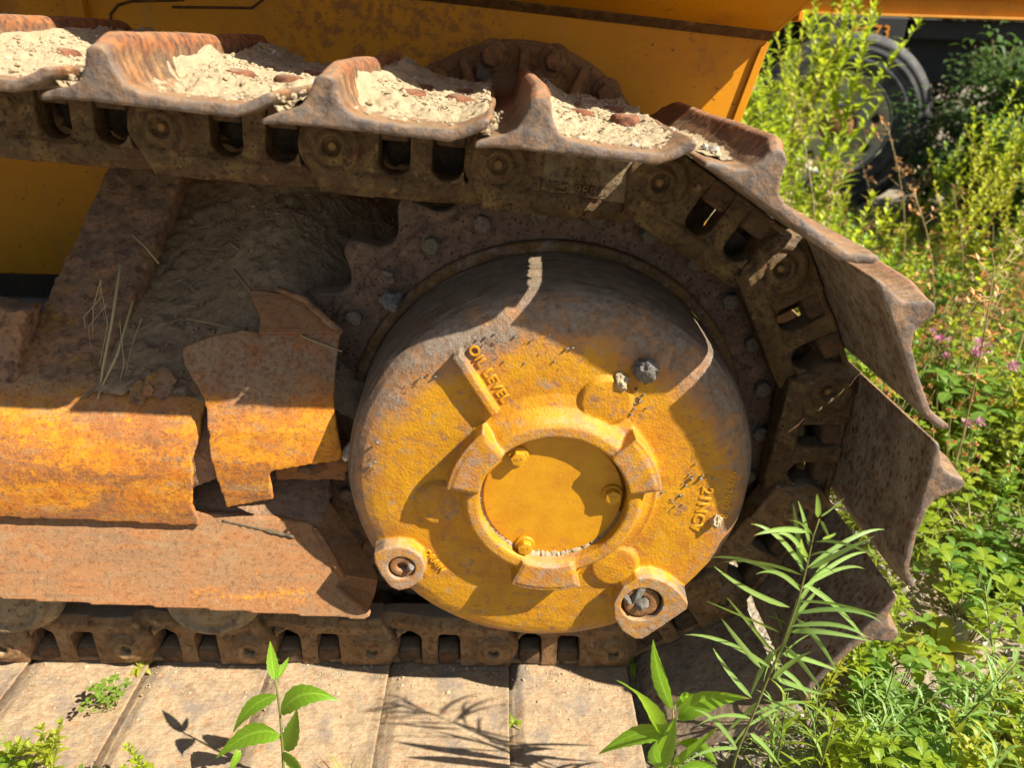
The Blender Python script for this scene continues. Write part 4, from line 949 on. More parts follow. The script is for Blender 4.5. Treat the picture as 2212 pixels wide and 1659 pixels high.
# ------------------------------------------------------------------ plants
def leaf_mat(name, a, b, trans, rough=.45, spec=.35, tw=.42):
    t = NT(name); oi = t.t.nodes.new('ShaderNodeObjectInfo').outputs['Random']
    f = t.m('ADD', t.m('MULTIPLY', t.noise(t.pos, 9, 3), .75), t.m('MULTIPLY', oi, .4))
    c = t.mix(t.ramp(f, .35, .8), a, b)
    c = t.mix(t.m('MULTIPLY', t.ramp(t.noise(t.pos, 160, 4), .55, .75), .25), c, tuple(x*1.5 for x in b))
    an = t.t.nodes.new('ShaderNodeAttribute'); an.attribute_name = 'blade'; ba = t.xyz(an.outputs['Vector'])
    real = t.ramp(ba[2], .0005, .001)
    rib = t.m('MULTIPLY', t.ramp(ba[1], .16, .05), real)
    vein = t.m('MULTIPLY', t.ramp(t.m('SINE', t.m('SUBTRACT', t.m('MULTIPLY', ba[0], 58.0), t.m('MULTIPLY', ba[1], 7.0))), .55, .95), real)
    c = t.mix(t.m('MULTIPLY', rib, .55), c, tuple(min(1, x*1.7+.02) for x in b)); c = t.mix(t.m('MULTIPLY', vein, .28), c, tuple(x*1.6 for x in b))
    blem = t.m('MULTIPLY', t.ramp(t.noise(t.pos, 95, 5, .7), .66, .72), .7)
    c = t.mix(blem, c, (.22, .15, .045))
    c = t.mix(t.m('MULTIPLY', t.m('MULTIPLY', t.ramp(ba[0], .86, 1.0), real), t.ramp(oi, .55, .8)), c, (.26, .18, .06))
    c2 = t.mix(t.ramp(f, .35, .8), trans, tuple(x*1.25 for x in trans))
    n = t.bump(t.noise(t.pos, 220, 3), .5, .0006)
    m_ = t.out(c, rough, n, spec=spec)
    tr = t.t.nodes.new('ShaderNodeBsdfTranslucent'); t.put(tr.inputs[0], c2)
    mx = t.t.nodes.new('ShaderNodeMixShader'); mx.inputs[0].default_value = tw
    t.t.links.new(t.b.outputs[0], mx.inputs[1]); t.t.links.new(tr.outputs[0], mx.inputs[2]); t.t.links.new(mx.outputs[0], t.o.inputs[0])
    return m_
L_BRIGHT = leaf_mat('bright_leaf', (.145, .23, .014), (.23, .29, .018), (.48, .58, .03))
L_YELLOW = leaf_mat('yellow_green_leaf', (.20, .25, .022), (.32, .33, .03), (.54, .57, .04))
L_MID = leaf_mat('mid_leaf', (.085, .175, .024), (.135, .235, .032), (.30, .46, .04))
L_DARK = leaf_mat('dark_leaf', (.035, .085, .028), (.065, .125, .045), (.10, .20, .03), tw=.3)
L_GREY = leaf_mat('sage_leaf', (.17, .29, .07), (.22, .35, .09), (.34, .50, .07))
L_HERO = leaf_mat('fresh_green_leaf', (.105, .235, .012), (.155, .30, .016), (.36, .58, .03))
L_DRY = leaf_mat('dry_straw', (.34, .26, .13), (.42, .34, .18), (.4, .3, .15), tw=.25)
L_PINK = leaf_mat('pink_clover', (.55, .18, .38), (.62, .28, .45), (.5, .2, .35), tw=.3)
L_BROWN = leaf_mat('brown_seedhead', (.38, .16, .05), (.50, .25, .08), (.4, .2, .06), tw=.25)
L_GOLD = leaf_mat('yellow_flower', (.60, .42, .02), (.72, .52, .04), (.6, .45, .03), tw=.3)
L_STEM = leaf_mat('green_stem', (.11, .15, .03), (.20, .19, .05), (.2, .25, .04), tw=.15)
L_REDSTEM = leaf_mat('reddish_stem', (.20, .11, .05), (.24, .16, .06), (.2, .15, .05), tw=.1)

def leaf(mb, base, tip, w, kind='lance', droop=0.0, n=5, side=None, fold=.25, mid=None, serr=0.0, twist=0.0):
    """one leaf blade between two points, with a folded midrib"""
    b = Vector(base); e = Vector(tip); d = e-b; L = d.length
    t = d.normalized()
    s = Vector(side) if side is not None else t.cross(Vector((0, 0, 1)))
    if s.length < 1e-3: s = Vector((1, 0, 0))
    s = (s-t*s.dot(t)).normalized(); nn = s.cross(t)
    if nn.z < 0: nn = -nn
    v = []; f = []
    for i in range(n+1):
        u = i/n
        if mid is not None:
            m_ = Vector(mid); p = b*(1-u)**2+(m_*2-(b+e)*.5)*2*u*(1-u)+e*u*u
        else: p = b+d*u+nn*(4*u*(1-u)*droop*L*.5)-Vector((0, 0, 1))*(droop*L*u*u*.6)
        if kind == 'lance': q = (math.sin(math.pi*min(1, u**.75)))**.9*(1-.25*u)
        elif kind == 'ovate': q = math.sin(math.pi*u**.65)**.8
        elif kind == 'obov': q = math.sin(math.pi*u**1.25)**.65
        else: q = min(1, u*7)*(1-u**3)
        ww = w*.5*q+.0002
        if serr and 0 < i < n: ww *= 1+serr*(1 if i % 2 else -1)
        a_ = twist*u; s2 = s*math.cos(a_)+nn*math.sin(a_); n2 = nn*math.cos(a_)-s*math.sin(a_)
        v += [tuple(p-s2*ww+n2*(fold*ww)), tuple(p), tuple(p+s2*ww+n2*(fold*ww))]
        mb.a += [(u, 1, L), (u, 0, L), (u, 1, L)]
    for i in range(n): f += [(i*3, i*3+1, i*3+4, i*3+3), (i*3+1, i*3+2, i*3+5, i*3+4)]
    mb.add(v, f)
def dirv(az, el): return Vector((math.cos(az)*math.cos(el), math.sin(az)*math.cos(el), math.sin(el)))
def leaf_mesh(name, mb, m_):
    me = bpy.data.meshes.new(name); me.from_pydata(mb.v, [], mb.f); me.update(); shade(me, True); me.materials.append(m_)
    if len(mb.a) == len(mb.v):
        at = me.attributes.new('blade', 'FLOAT_VECTOR', 'POINT'); at.data.foreach_set('vector', np.array(mb.a, dtype=np.float32).ravel())
    return me
class Plant:
    def __init__(s): s.stem = MB(); s.fol = MB(); s.head = MB(); s.extra = MB(); s.heads = []
def mk(name, pl, mats):
    out = []
    rows = [('stem', pl.stem, mats[0]), ('foliage', pl.fol, mats[1])]+[('flower_head', h_, mats[2]) for h_ in pl.heads]+[('seed_head', pl.extra, mats[-1])]
    for nm, mb, m_ in rows:
        if mb.v:
            out.append((nm, leaf_mesh(name+'_'+nm, mb, m_)))
    return out
rnd = random.Random(11)
def tall(h, L, w, dens, kind='lance', branches=0):
    pl = Plant(); lean = rnd.uniform(-.28, .28), rnd.uniform(-.28, .28); L *= rnd.uniform(.8, 1.3); w *= rnd.uniform(.85, 1.35)
    def axis(z0, z1, x0, y0, lx, ly, r):
        path = [(x0+lx*u*(z1-z0)+.01*math.sin(u*5), y0+ly*u*(z1-z0), z0+(z1-z0)*u) for u in np.linspace(0, 1, 6)]
        pl.stem.tube(path, [r*(1-.65*u) for u in np.linspace(0, 1, 6)], 5)
        m_ = int((z1-z0)/dens); az = rnd.uniform(0, 6)
        for i in range(m_):
            u = .12+.88*i/m_; az += 2.4+rnd.uniform(-.3, .3)
            p = Vector(path[0]).lerp(Vector(path[-1]), u); k = (1.1-.55*u)*rnd.uniform(.75, 1.2)
            el = rnd.uniform(.15, .75)+.35*u
            leaf(pl.fol, p, p+dirv(az, el)*L*k, w*k, kind, rnd.uniform(.1, .35), 4)
        for i in range(4): az += 1.6; leaf(pl.fol, path[-1], Vector(path[-1])+dirv(az, 1.0)*L*.45, w*.5, kind, .1, 3)
    axis(0, h, 0, 0, *lean, .0035)
    for i in range(branches):
        z = h*rnd.uniform(.3, .65); a = rnd.uniform(0, 6.28); axis(z, z+h*rnd.uniform(.25, .4), lean[0]*z, lean[1]*z, .55*math.cos(a), .55*math.sin(a), .0022)
    return pl
def clover(h, n_, lw, head=0, seed=0):
    pl = Plant()
    for i in range(n_):
        a = rnd.uniform(0, 6.28); r = rnd.uniform(.02, .11); z = h*rnd.uniform(.45, 1)
        top = Vector((math.cos(a)*r, math.sin(a)*r, z)); b = Vector((math.cos(a)*.012, math.sin(a)*.012, 0))
        pl.stem.tube([b, b.lerp(top, .5)+Vector((0, 0, .015)), top], [.0015, .0012, .0009], 4)
        a0 = rnd.uniform(0, 6.28); el = rnd.uniform(-.15, .45); k = rnd.uniform(.7, 1.25)
        for j in range(3): leaf(pl.fol, top, top+dirv(a0+2.1*j, el+rnd.uniform(-.2, .2))*lw*1.6*k, lw*k, 'obov', .15, 4)
        if rnd.random() < .5:
            q_ = b.lerp(top, .6)
            for j in range(3): leaf(pl.fol, q_, q_+dirv(a0+1+2.1*j, .3)*lw*1.1*k, lw*.7*k, 'obov', .15, 3)
    def ball(mb, c, r):
        for j in range(34):
            d = dirv(rnd.uniform(0, 6.28), math.asin(rnd.uniform(-.5, 1)))
            leaf(mb, c+d*r*.25, c+d*r*rnd.uniform(.85, 1.15), r*.3, 'lance', 0, 2)
    for i in range(head):
        a = rnd.uniform(0, 6.28); r = rnd.uniform(.0, .08); top = Vector((math.cos(a)*r, math.sin(a)*r, h*rnd.uniform(1.1, 1.3)))
        pl.stem.tube([(0, 0, 0), top*.5, top], [.0016, .0013, .001], 4); ball(pl.head, top, .0145)
        pl.heads.append(pl.head); pl.head = MB()
        for j in range(3): leaf(pl.fol, top-Vector((0, 0, .012)), top+dirv(2.1*j, .1)*.03, .014, 'obov', .1, 3)
    for i in range(seed):
        a = rnd.uniform(0, 6.28); r = rnd.uniform(.0, .10); top = Vector((math.cos(a)*r, math.sin(a)*r, h*rnd.uniform(.95, 1.3)))
        pl.stem.tube([(0, 0, 0), top*.5, top], [.0012, .001, .0008], 4)
        for q_ in range(rnd.choice((1, 2, 3))): ball(pl.extra, top+Vector((rnd.uniform(-.012, .012), rnd.uniform(-.012, .012), rnd.uniform(-.01, .01))), .0062)
    return pl
def narrow(h, L, w, gap):
    pl = Plant(); lx, ly = rnd.uniform(-.3, .3), rnd.uniform(-.3, .3)
    path = [(lx*u*h, ly*u*h, h*u) for u in np.linspace(0, 1, 6)]; pl.stem.tube(path, [.0026*(1-.6*u) for u in np.linspace(0, 1, 6)], 5)
    az = rnd.uniform(0, 6)
    for i in range(int(h/gap)):
        u = .1+.9*i/(h/gap); az += 2.4; p = Vector((lx*u*h, ly*u*h, h*u)); k = (1.15-.6*u)*rnd.uniform(.8, 1.15)
        leaf(pl.fol, p, p+dirv(az, rnd.uniform(.2, .8))*L*k, w, 'lin', rnd.uniform(.05, .35), 4)
    return pl
def rosette(n_, L, w, kind='lance', el=(.2, .9), serr=0.0):
    pl = Plant()
    for i in range(n_):
        a = i*2.4+rnd.uniform(-.3, .3); e_ = rnd.uniform(*el); leaf(pl.fol, (0, 0, .005), dirv(a, e_)*L*rnd.uniform(.6, 1.15), w*rnd.uniform(.8, 1.2), kind, rnd.uniform(.15, .5), 6 if serr else 4, serr=serr)
    return pl
def tuft(n_, L):
    pl = Plant()
    for i in range(n_):
        a = rnd.uniform(0, 6.28); leaf(pl.fol, (rnd.uniform(-.02, .02), rnd.uniform(-.02, .02), 0), dirv(a, rnd.uniform(.7, 1.45))*L*rnd.uniform(.5, 1.1), .0035, 'lin', rnd.uniform(.1, .6), 4)
    return pl
def bush(h, rad, n_, L, w):
    pl = Plant()
    for s_ in range(9):
        a = rnd.uniform(0, 6.28); top = Vector((math.cos(a)*rad*rnd.uniform(.2, 1), math.sin(a)*rad*rnd.uniform(.2, 1), h*rnd.uniform(.55, 1)))
        path = [Vector((0, 0, 0)), top*.5+Vector((0, 0, h*.12)), top]; pl.stem.tube(path, [.009, .005, .002], 5)
        for i in range(n_//9):
            u = rnd.uniform(.2, 1); p = (path[0].lerp(path[1], u*2) if u < .5 else path[1].lerp(path[2], u*2-1))+Vector((rnd.gauss(0, .05), rnd.gauss(0, .05), rnd.gauss(0, .04)))
            leaf(pl.fol, p, p+dirv(rnd.uniform(0, 6.28), rnd.uniform(-.4, .7))*L*rnd.uniform(.6, 1.2), w*rnd.uniform(.7, 1.2), 'ovate', rnd.uniform(.1, .4), 3)
    return pl
KIND = {}
def proto(key, n_, fn, mats): KIND[key] = [mk(key, fn(), mats if not isinstance(mats, list) else mats[i % len(mats)]) for i in range(n_)]
S_ = L_STEM
proto('willowherb', 5, lambda: tall(rnd.uniform(.62, .85), .060, .017, .0095, 'lance', 4), [(S_, L_BRIGHT), (L_REDSTEM, L_YELLOW)])
proto('leafy_weed', 5, lambda: tall(rnd.uniform(.30, .46), .052, .020, .0105, 'lance', 3), [(S_, L_BRIGHT), (S_, L_YELLOW), (S_, L_MID)])
proto('sage_weed', 3, lambda: tall(rnd.uniform(.5, .7), .055, .017, .014, 'ovate', 4), [(L_REDSTEM, L_GREY)])
proto('clover_plant', 5, lambda: clover(rnd.uniform(.12, .20), 15, .020), [(S_, L_MID), (S_, L_BRIGHT)])
proto('flowering_clover', 3, lambda: clover(.20, 14, .021, head=2, seed=1), [(S_, L_MID, L_PINK, L_BROWN)])
proto('hop_clover', 4, lambda: clover(.19, 12, .013, seed=9), [(S_, L_BRIGHT, L_GOLD, L_BROWN), (S_, L_YELLOW, L_GOLD, L_BROWN)])
proto('narrow_weed', 4, lambda: narrow(rnd.uniform(.22, .36), .085, .0052, .011), [(S_, L_BRIGHT), (S_, L_GREY)])
proto('low_rosette', 4, lambda: rosette(9, .10, .028, 'lance', (.15, .8)), [(S_, L_BRIGHT), (S_, L_MID), (S_, L_YELLOW)])
proto('grass_tuft', 4, lambda: tuft(34, .20), [(S_, L_BRIGHT), (S_, L_YELLOW), (S_, L_DRY)])
def stalk(h):
    pl = Plant(); a = rnd.uniform(0, 6.28); l_ = rnd.uniform(.1, .45); path = [Vector((math.cos(a)*l_*u*u*h, math.sin(a)*l_*u*u*h, h*u)) for u in np.linspace(0, 1, 6)]
    pl.stem.tube(path, [.0024*(1-.6*u) for u in np.linspace(0, 1, 6)], 5)
    for i in range(16):
        p = path[3].lerp(path[5], rnd.random()); e = p+dirv(rnd.uniform(0, 6.28), rnd.uniform(-.2, 1))*rnd.uniform(.015, .05); pl.stem.tube([p, e], [.0009, .0006], 4)
        for j in range(4): leaf(pl.fol, e, e+dirv(rnd.uniform(0, 6.28), rnd.uniform(-.4, 1))*.016, .006, 'ovate', .1, 2)
    return pl
proto('dry_stalk', 4, lambda: stalk(rnd.uniform(.35, .6)), [(L_DRY, L_BROWN), (L_DRY, L_DRY)])
proto('broad_weed', 4, lambda: tall(rnd.uniform(.22, .4), .075, .036, .022, 'ovate', 1), [(S_, L_MID), (S_, L_HERO), (S_, L_BRIGHT)])
proto('leafy_bush', 3, lambda: bush(1.0, .45, 1500, .075, .030), [(L_REDSTEM, L_DARK)])
INFO = {'willowherb': ('tall yellow green leafy stem', 'weed', 'tall leafy stems in front of the tyre'),
        'leafy_weed': ('bright bushy leafy weed', 'weed', 'leafy weeds right of the tracks'),
        'sage_weed': ('grey green leafy stem by the wheel', 'weed', 'grey green stems by the wheel'),
        'clover_plant': ('low three leaved clover', 'clover', 'clover plants on the gravel'),
        'flowering_clover': ('clover with round pink flower heads', 'clover', 'pink flowering clovers'),
        'hop_clover': ('fine clover with orange brown seed heads', 'clover', 'seeding clovers in the weed patch'),
        'narrow_weed': ('thin leaved green weed', 'weed', 'thin leaved weeds at lower right'),
        'low_rosette': ('low rosette of lance shaped leaves', 'weed', 'low leaf rosettes'),
        'grass_tuft': ('tuft of thin grass blades', 'grass tuft', 'grass tufts between weeds'),
        'dry_stalk': ('dry brown branching stalk with seed husks', 'dry stalk', 'dry stalks among the weeds'),
        'broad_weed': ('weed with broad oval green leaves', 'weed', 'broad leaved weeds'),
        'leafy_bush': ('dark green leafy bush by the wheeled machine', 'bush', 'dark bushes by the wheeled machine')}
def put(key, x, y, s=1.0, z=None, label=None, cat=None, group=True):
    parts = rnd.choice(KIND[key]); lab, ct, grp = INFO[key]
    z = float(gheight(np.array([x]), np.array([y]))[0])-.006 if z is None else z
    if label is None:
        u_ = (x+.08)/(y+.93)
        lab += (', front edge', ', middle distance', ', far back')[0 if y < .55 else 1 if y < 1.7 else 2]+(' nearest the tracks', ' in the centre', ' at far right')[0 if u_ < .50 else 1 if u_ < .60 else 2]
    o = thing(key, label or lab, cat or ct, (x, y, z), grp if group else None, (0, 0, rnd.uniform(0, 6.28)))
    o.scale = (s, s, s*rnd.uniform(.9, 1.1))
    for nm, me in parts:
        c = bpy.data.objects.new(nm, me); COL.objects.link(c); c.parent = o
        if nm == 'seed_head': c['kind'] = 'stuff'
    return o
def fill(key, n_, x0, x1, y0, y1, s0=.8, s1=1.2, keep=lambda x, y: True):
    k = 0
    while k < n_:
        x, y = rnd.uniform(x0, x1), rnd.uniform(y0, y1)
        if keep(x, y): put(key, x, y, rnd.uniform(s0, s1)); k += 1
wedge = lambda x, y: x > .56+.16*max(y, 0) and x < .75+.72*(y+.93)
fill('willowherb', 13, .9, 2.2, 1.75, 3.0, 1.20, 1.70, lambda x, y: wedge(x, y) and (x+.08)/(y+.93) < .475)
fill('willowherb', 7, 1.2, 2.4, 2.2, 3.2, .9, 1.25, lambda x, y: wedge(x, y) and (x+.08)/(y+.93) > .555)
fill('leafy_weed', 22, .8, 2.0, 1.3, 2.4, 1.0, 1.45, lambda x, y: wedge(x, y) and (x+.08)/(y+.93) < .475)
fill('leafy_weed', 14, 1.0, 2.2, 1.3, 2.6, .8, 1.05, lambda x, y: wedge(x, y) and .475 < (x+.08)/(y+.93) < .56)
fill('willowherb', 8, 1.7, 2.6, 1.7, 2.8, .7, 1.05, lambda x, y: wedge(x, y) and (x+.08)/(y+.93) > .57)
fill('leafy_weed', 62, .62, 3.2, 1.0, 3.2, .7, 1.1, wedge)
fill('leafy_weed', 40, .62, 2.0, .30, 1.3, .55, .95, lambda x, y: wedge(x, y) and x > .80)
fill('leafy_weed', 22, .56, 1.15, .7, 3.2, .7, 1.1, lambda x, y: x < .56+.2*y)
fill('dry_stalk', 34, .7, 3.0, .4, 3.2, .8, 1.4, wedge)
fill('broad_weed', 36, .65, 2.6, .15, 2.4, .7, 1.2, wedge)
fill('sage_weed', 12, 2.3, 3.6, 2.3, 3.6, .9, 1.25, wedge)
fill('hop_clover', 110, .62, 2.6, .45, 2.4, .9, 1.4, wedge)
fill('clover_plant', 60, .66, 2.0, .05, 1.5, .65, 1.1, wedge)
fill('flowering_clover', 15, .95, 1.9, .45, 1.2, 1.0, 1.35, wedge)
fill('low_rosette', 26, .55, 1.5, -.2, 1.0, .6, 1.2, wedge)
fill('grass_tuft', 46, .6, 2.8, .1, 2.6, .7, 1.2, wedge)
fill('narrow_weed', 34, .33, .85, -.33, -.08, .5, .85)
fill('low_rosette', 14, .36, .9, -.34, -.05, .5, .9)
fill('grass_tuft', 10, .34, .8, -.34, -.1, .5, .8)
fill('leafy_weed', 7, .42, .80, -.30, -.02, .32, .5)
fill('clover_plant', 18, .45, 1.05, -.30, .12, .5, .9)
fill('leafy_weed', 12, .45, .95, -.28, .10, .35, .6)
for x, y, s in ((2.75, 3.55, .95), (3.15, 3.3, .95), (3.5, 3.7, 1.05), (2.95, 3.9, 1.0), (3.8, 3.2, 1.0), (4.2, 3.9, 1.1), (3.3, 2.75, .7), (2.75, 2.9, .85), (2.45, 3.55, .8), (3.6, 2.9, 1.0), (3.05, 3.0, .9), (2.55, 2.75, .75), (3.9, 6.2, 1.5), (4.8, 6.5, 1.6), (5.7, 6.3, 1.5), (6.6, 6.6, 1.6), (7.6, 6.4, 1.6), (3.3, 3.25, 1.1), (2.9, 3.35, 1.05)): put('leafy_bush', x, y, s)
# ground cover nobody could count
mb = MB()
for i in range(26000):
    y = rnd.uniform(.0, 3.6); x = rnd.uniform(.6, .8+.75*(y+.93))
    if x < .60: continue
    if y < .6 and vnoise(np.array([[x*5, y*5, 3.0]]), 4)[0] < .15: continue
    z = -.455+.03*(y > 3); a = rnd.uniform(0, 6.28); hh = rnd.uniform(.02, .13)*(1 if y > .5 else .6)
    if i % 3 == 0: leaf(mb, (x, y, z), Vector((x, y, z))+dirv(a, rnd.uniform(.8, 1.4))*hh*1.7, .004, 'lin', rnd.uniform(.1, .5), 2)
    else:
        b = Vector((x, y, z+hh)); leaf(mb, b, b+dirv(a, rnd.uniform(-.3, .6))*rnd.uniform(.012, .035), rnd.uniform(.008, .018), 'ovate', .2, 2)
me = bpy.data.meshes.new('ground_cover'); me.from_pydata(mb.v, [], mb.f); me.update(); me.materials.append(leaf_mat('cover_leaf', (.12, .19, .018), (.23, .26, .028), (.42, .50, .03)))
tag(obj('ground_cover', me, None, None), kind='stuff')
mb = MB()
for i in range(1500):
    y = rnd.uniform(-.2, 2.2); x = rnd.uniform(.45, .8+.75*(y+.93)); z = float(-.452); a = rnd.uniform(0, 6.28)
    leaf(mb, (x, y, z), Vector((x, y, z))+dirv(a, rnd.uniform(-.02, .2))*rnd.uniform(.03, .12), .0022, 'lin', .0, 2)
me = bpy.data.meshes.new('dry_litter'); me.from_pydata(mb.v, [], mb.f); me.update(); me.materials.append(L_DRY)
tag(obj('dry_litter', me, None, None), kind='stuff')
# tree line far behind, above the machine's level
for i in range(7):
    parts = KIND['leafy_bush'][i % 3]; x = -3+2.6*i
    o = thing('leafy_tree', 'leafy tree in the row far behind the machines', 'tree', (x, 9.5+rnd.uniform(-.6, .8), -.45), 'trees far behind'); o.scale = (4.2, 3, 4.0)
    for nm, me in parts:
        c = bpy.data.objects.new({'stem': 'trunk', 'foliage': 'crown'}[nm], me); COL.objects.link(c); c.parent = o
NARROW_STEM = [(0.230,-0.300,-0.265), (0.232,-0.300,-0.238), (0.238,-0.300,-0.198), (0.246,-0.300,-0.137), (0.254,-0.300,-0.082), (0.258,-0.300,-0.043), (0.261,-0.300,-0.009), (0.261,-0.300,0.026), (0.261,-0.300,0.044), (0.260,-0.300,0.078), (0.262,-0.300,0.100)]
NARROW_LEAVES = [((0.252,-0.300,0.083),(0.219,-0.312,0.095),(0.188,-0.320,0.093),0.0056),
 ((0.258,-0.300,0.026),(0.198,-0.317,0.056),(0.153,-0.328,0.063),0.0056),
 ((0.253,-0.300,-0.019),(0.202,-0.306,0.009),(0.157,-0.309,0.044),0.0056),
 ((0.249,-0.300,-0.056),(0.193,-0.315,-0.018),(0.149,-0.325,0.011),0.0056),
 ((0.237,-0.300,-0.111),(0.198,-0.318,-0.055),(0.166,-0.331,-0.007),0.0056),
 ((0.242,-0.300,-0.082),(0.211,-0.305,-0.041),(0.177,-0.309,0.002),0.0056),
 ((0.234,-0.300,-0.159),(0.206,-0.285,-0.132),(0.186,-0.275,-0.105),0.0056),
 ((0.257,-0.300,0.030),(0.248,-0.290,0.073),(0.239,-0.283,0.108),0.0056),
 ((0.258,-0.300,0.065),(0.252,-0.291,0.089),(0.243,-0.285,0.112),0.0056),
 ((0.265,-0.300,0.035),(0.287,-0.312,0.067),(0.312,-0.321,0.095),0.0056),
 ((0.263,-0.300,0.071),(0.303,-0.300,0.066),(0.346,-0.300,0.044),0.0056),
 ((0.264,-0.300,0.013),(0.299,-0.310,-0.009),(0.341,-0.317,-0.053),0.0056),
 ((0.261,-0.300,-0.011),(0.300,-0.314,-0.003),(0.355,-0.324,-0.013),0.0056),
 ((0.260,-0.300,-0.055),(0.288,-0.317,-0.038),(0.339,-0.328,-0.041),0.0056),
 ((0.262,-0.300,-0.033),(0.288,-0.313,-0.057),(0.315,-0.321,-0.096),0.0056),
 ((0.255,-0.300,-0.087),(0.300,-0.285,-0.113),(0.348,-0.275,-0.142),0.0056),
 ((0.258,-0.300,-0.075),(0.295,-0.289,-0.122),(0.330,-0.281,-0.172),0.0056),
 ((0.258,-0.300,-0.043),(0.276,-0.290,-0.021),(0.291,-0.283,-0.005),0.0056),
 ((0.256,-0.300,-0.095),(0.275,-0.290,-0.082),(0.295,-0.283,-0.073),0.0056),
 ((0.252,-0.300,-0.129),(0.263,-0.313,-0.089),(0.278,-0.322,-0.062),0.0056),
 ((0.248,-0.300,-0.161),(0.269,-0.309,-0.162),(0.294,-0.315,-0.174),0.0056),
 ((0.253,-0.300,-0.124),(0.288,-0.297,-0.143),(0.324,-0.294,-0.159),0.0056),
 ((0.244,-0.300,-0.164),(0.231,-0.292,-0.201),(0.213,-0.287,-0.242),0.0056),
 ((0.240,-0.300,-0.198),(0.233,-0.288,-0.247),(0.226,-0.279,-0.294),0.0056),
 ((0.246,-0.300,-0.082),(0.243,-0.287,-0.133),(0.242,-0.278,-0.181),0.0056),
 ((0.260,-0.300,0.102),(0.248,-0.318,0.128),(0.238,-0.329,0.150),0.0056),
 ((0.263,-0.300,0.103),(0.274,-0.297,0.110),(0.285,-0.296,0.124),0.0056),
 ((0.260,-0.300,0.078),(0.245,-0.295,0.091),(0.231,-0.291,0.091),0.0056),
 ((0.264,-0.300,0.098),(0.270,-0.301,0.088),(0.278,-0.302,0.075),0.0056),
 ((0.271,-0.300,0.074),(0.270,-0.314,0.088),(0.270,-0.323,0.099),0.0056),
 ((0.262,-0.300,0.052),(0.270,-0.303,0.059),(0.280,-0.304,0.061),0.0056),
 ((0.259,-0.300,0.050),(0.243,-0.318,0.074),(0.233,-0.329,0.096),0.0056),
 ((0.266,-0.300,0.037),(0.286,-0.285,0.031),(0.298,-0.274,0.030),0.0056),
 ((0.256,-0.300,-0.072),(0.253,-0.287,-0.111),(0.254,-0.279,-0.155),0.0056),
 ((0.261,-0.300,0.000),(0.259,-0.300,-0.048),(0.249,-0.299,-0.122),0.0056),
 ((0.254,-0.300,-0.108),(0.277,-0.309,-0.121),(0.294,-0.315,-0.144),0.0056),
 ((0.244,-0.300,-0.184),(0.282,-0.286,-0.232),(0.310,-0.276,-0.277),0.0056),
 ((0.241,-0.300,-0.218),(0.264,-0.299,-0.242),(0.290,-0.298,-0.280),0.0056)]
BROAD_STEM = [(-0.369,-0.220,-0.414), (-0.366,-0.220,-0.383), (-0.362,-0.220,-0.326), (-0.360,-0.220,-0.285), (-0.359,-0.220,-0.245), (-0.359,-0.220,-0.221)]
BROAD_LEAVES = [((-0.359,-0.220,-0.221),(-0.365,-0.207,-0.200),(-0.367,-0.198,-0.175),0.0160),
 ((-0.358,-0.220,-0.219),(-0.351,-0.208,-0.211),(-0.345,-0.200,-0.201),0.0090),
 ((-0.360,-0.220,-0.248),(-0.395,-0.221,-0.269),(-0.427,-0.222,-0.318),0.0220),
 ((-0.359,-0.220,-0.282),(-0.321,-0.225,-0.240),(-0.277,-0.228,-0.249),0.0320),
 ((-0.364,-0.220,-0.323),(-0.403,-0.218,-0.323),(-0.460,-0.216,-0.375),0.0340),
 ((-0.362,-0.220,-0.353),(-0.344,-0.224,-0.312),(-0.334,-0.227,-0.265),0.0280),
 ((-0.363,-0.220,-0.356),(-0.342,-0.235,-0.360),(-0.332,-0.245,-0.384),0.0300),
 ((-0.424,-0.220,-0.350),(-0.427,-0.229,-0.361),(-0.437,-0.235,-0.383),0.0120),
 ((-0.362,-0.220,-0.326),(-0.374,-0.209,-0.343),(-0.391,-0.202,-0.353),0.0060)]
TUFT_STEM = [(0.168,-0.270,-0.356), (0.164,-0.270,-0.320), (0.157,-0.270,-0.253), (0.152,-0.270,-0.214)]
TUFT_LEAVES = [((0.151,-0.270,-0.213),(0.122,-0.289,-0.134),(0.105,-0.302,-0.066),0.0200),
 ((0.145,-0.270,-0.268),(0.112,-0.289,-0.184),(0.068,-0.302,-0.129),0.0300),
 ((0.146,-0.270,-0.253),(0.111,-0.267,-0.260),(0.065,-0.264,-0.303),0.0300),
 ((0.145,-0.270,-0.334),(0.147,-0.280,-0.264),(0.151,-0.287,-0.206),0.0260),
 ((0.162,-0.270,-0.274),(0.193,-0.270,-0.283),(0.223,-0.270,-0.314),0.0260),
 ((0.160,-0.270,-0.229),(0.190,-0.273,-0.191),(0.245,-0.274,-0.188),0.0320),
 ((0.163,-0.270,-0.327),(0.190,-0.278,-0.273),(0.209,-0.283,-0.225),0.0300),
 ((0.154,-0.270,-0.211),(0.168,-0.252,-0.211),(0.200,-0.240,-0.236),0.0180),
 ((0.159,-0.270,-0.327),(0.134,-0.283,-0.282),(0.132,-0.292,-0.240),0.0200),
 ((0.166,-0.270,-0.330),(0.205,-0.275,-0.317),(0.244,-0.278,-0.351),0.0280)]
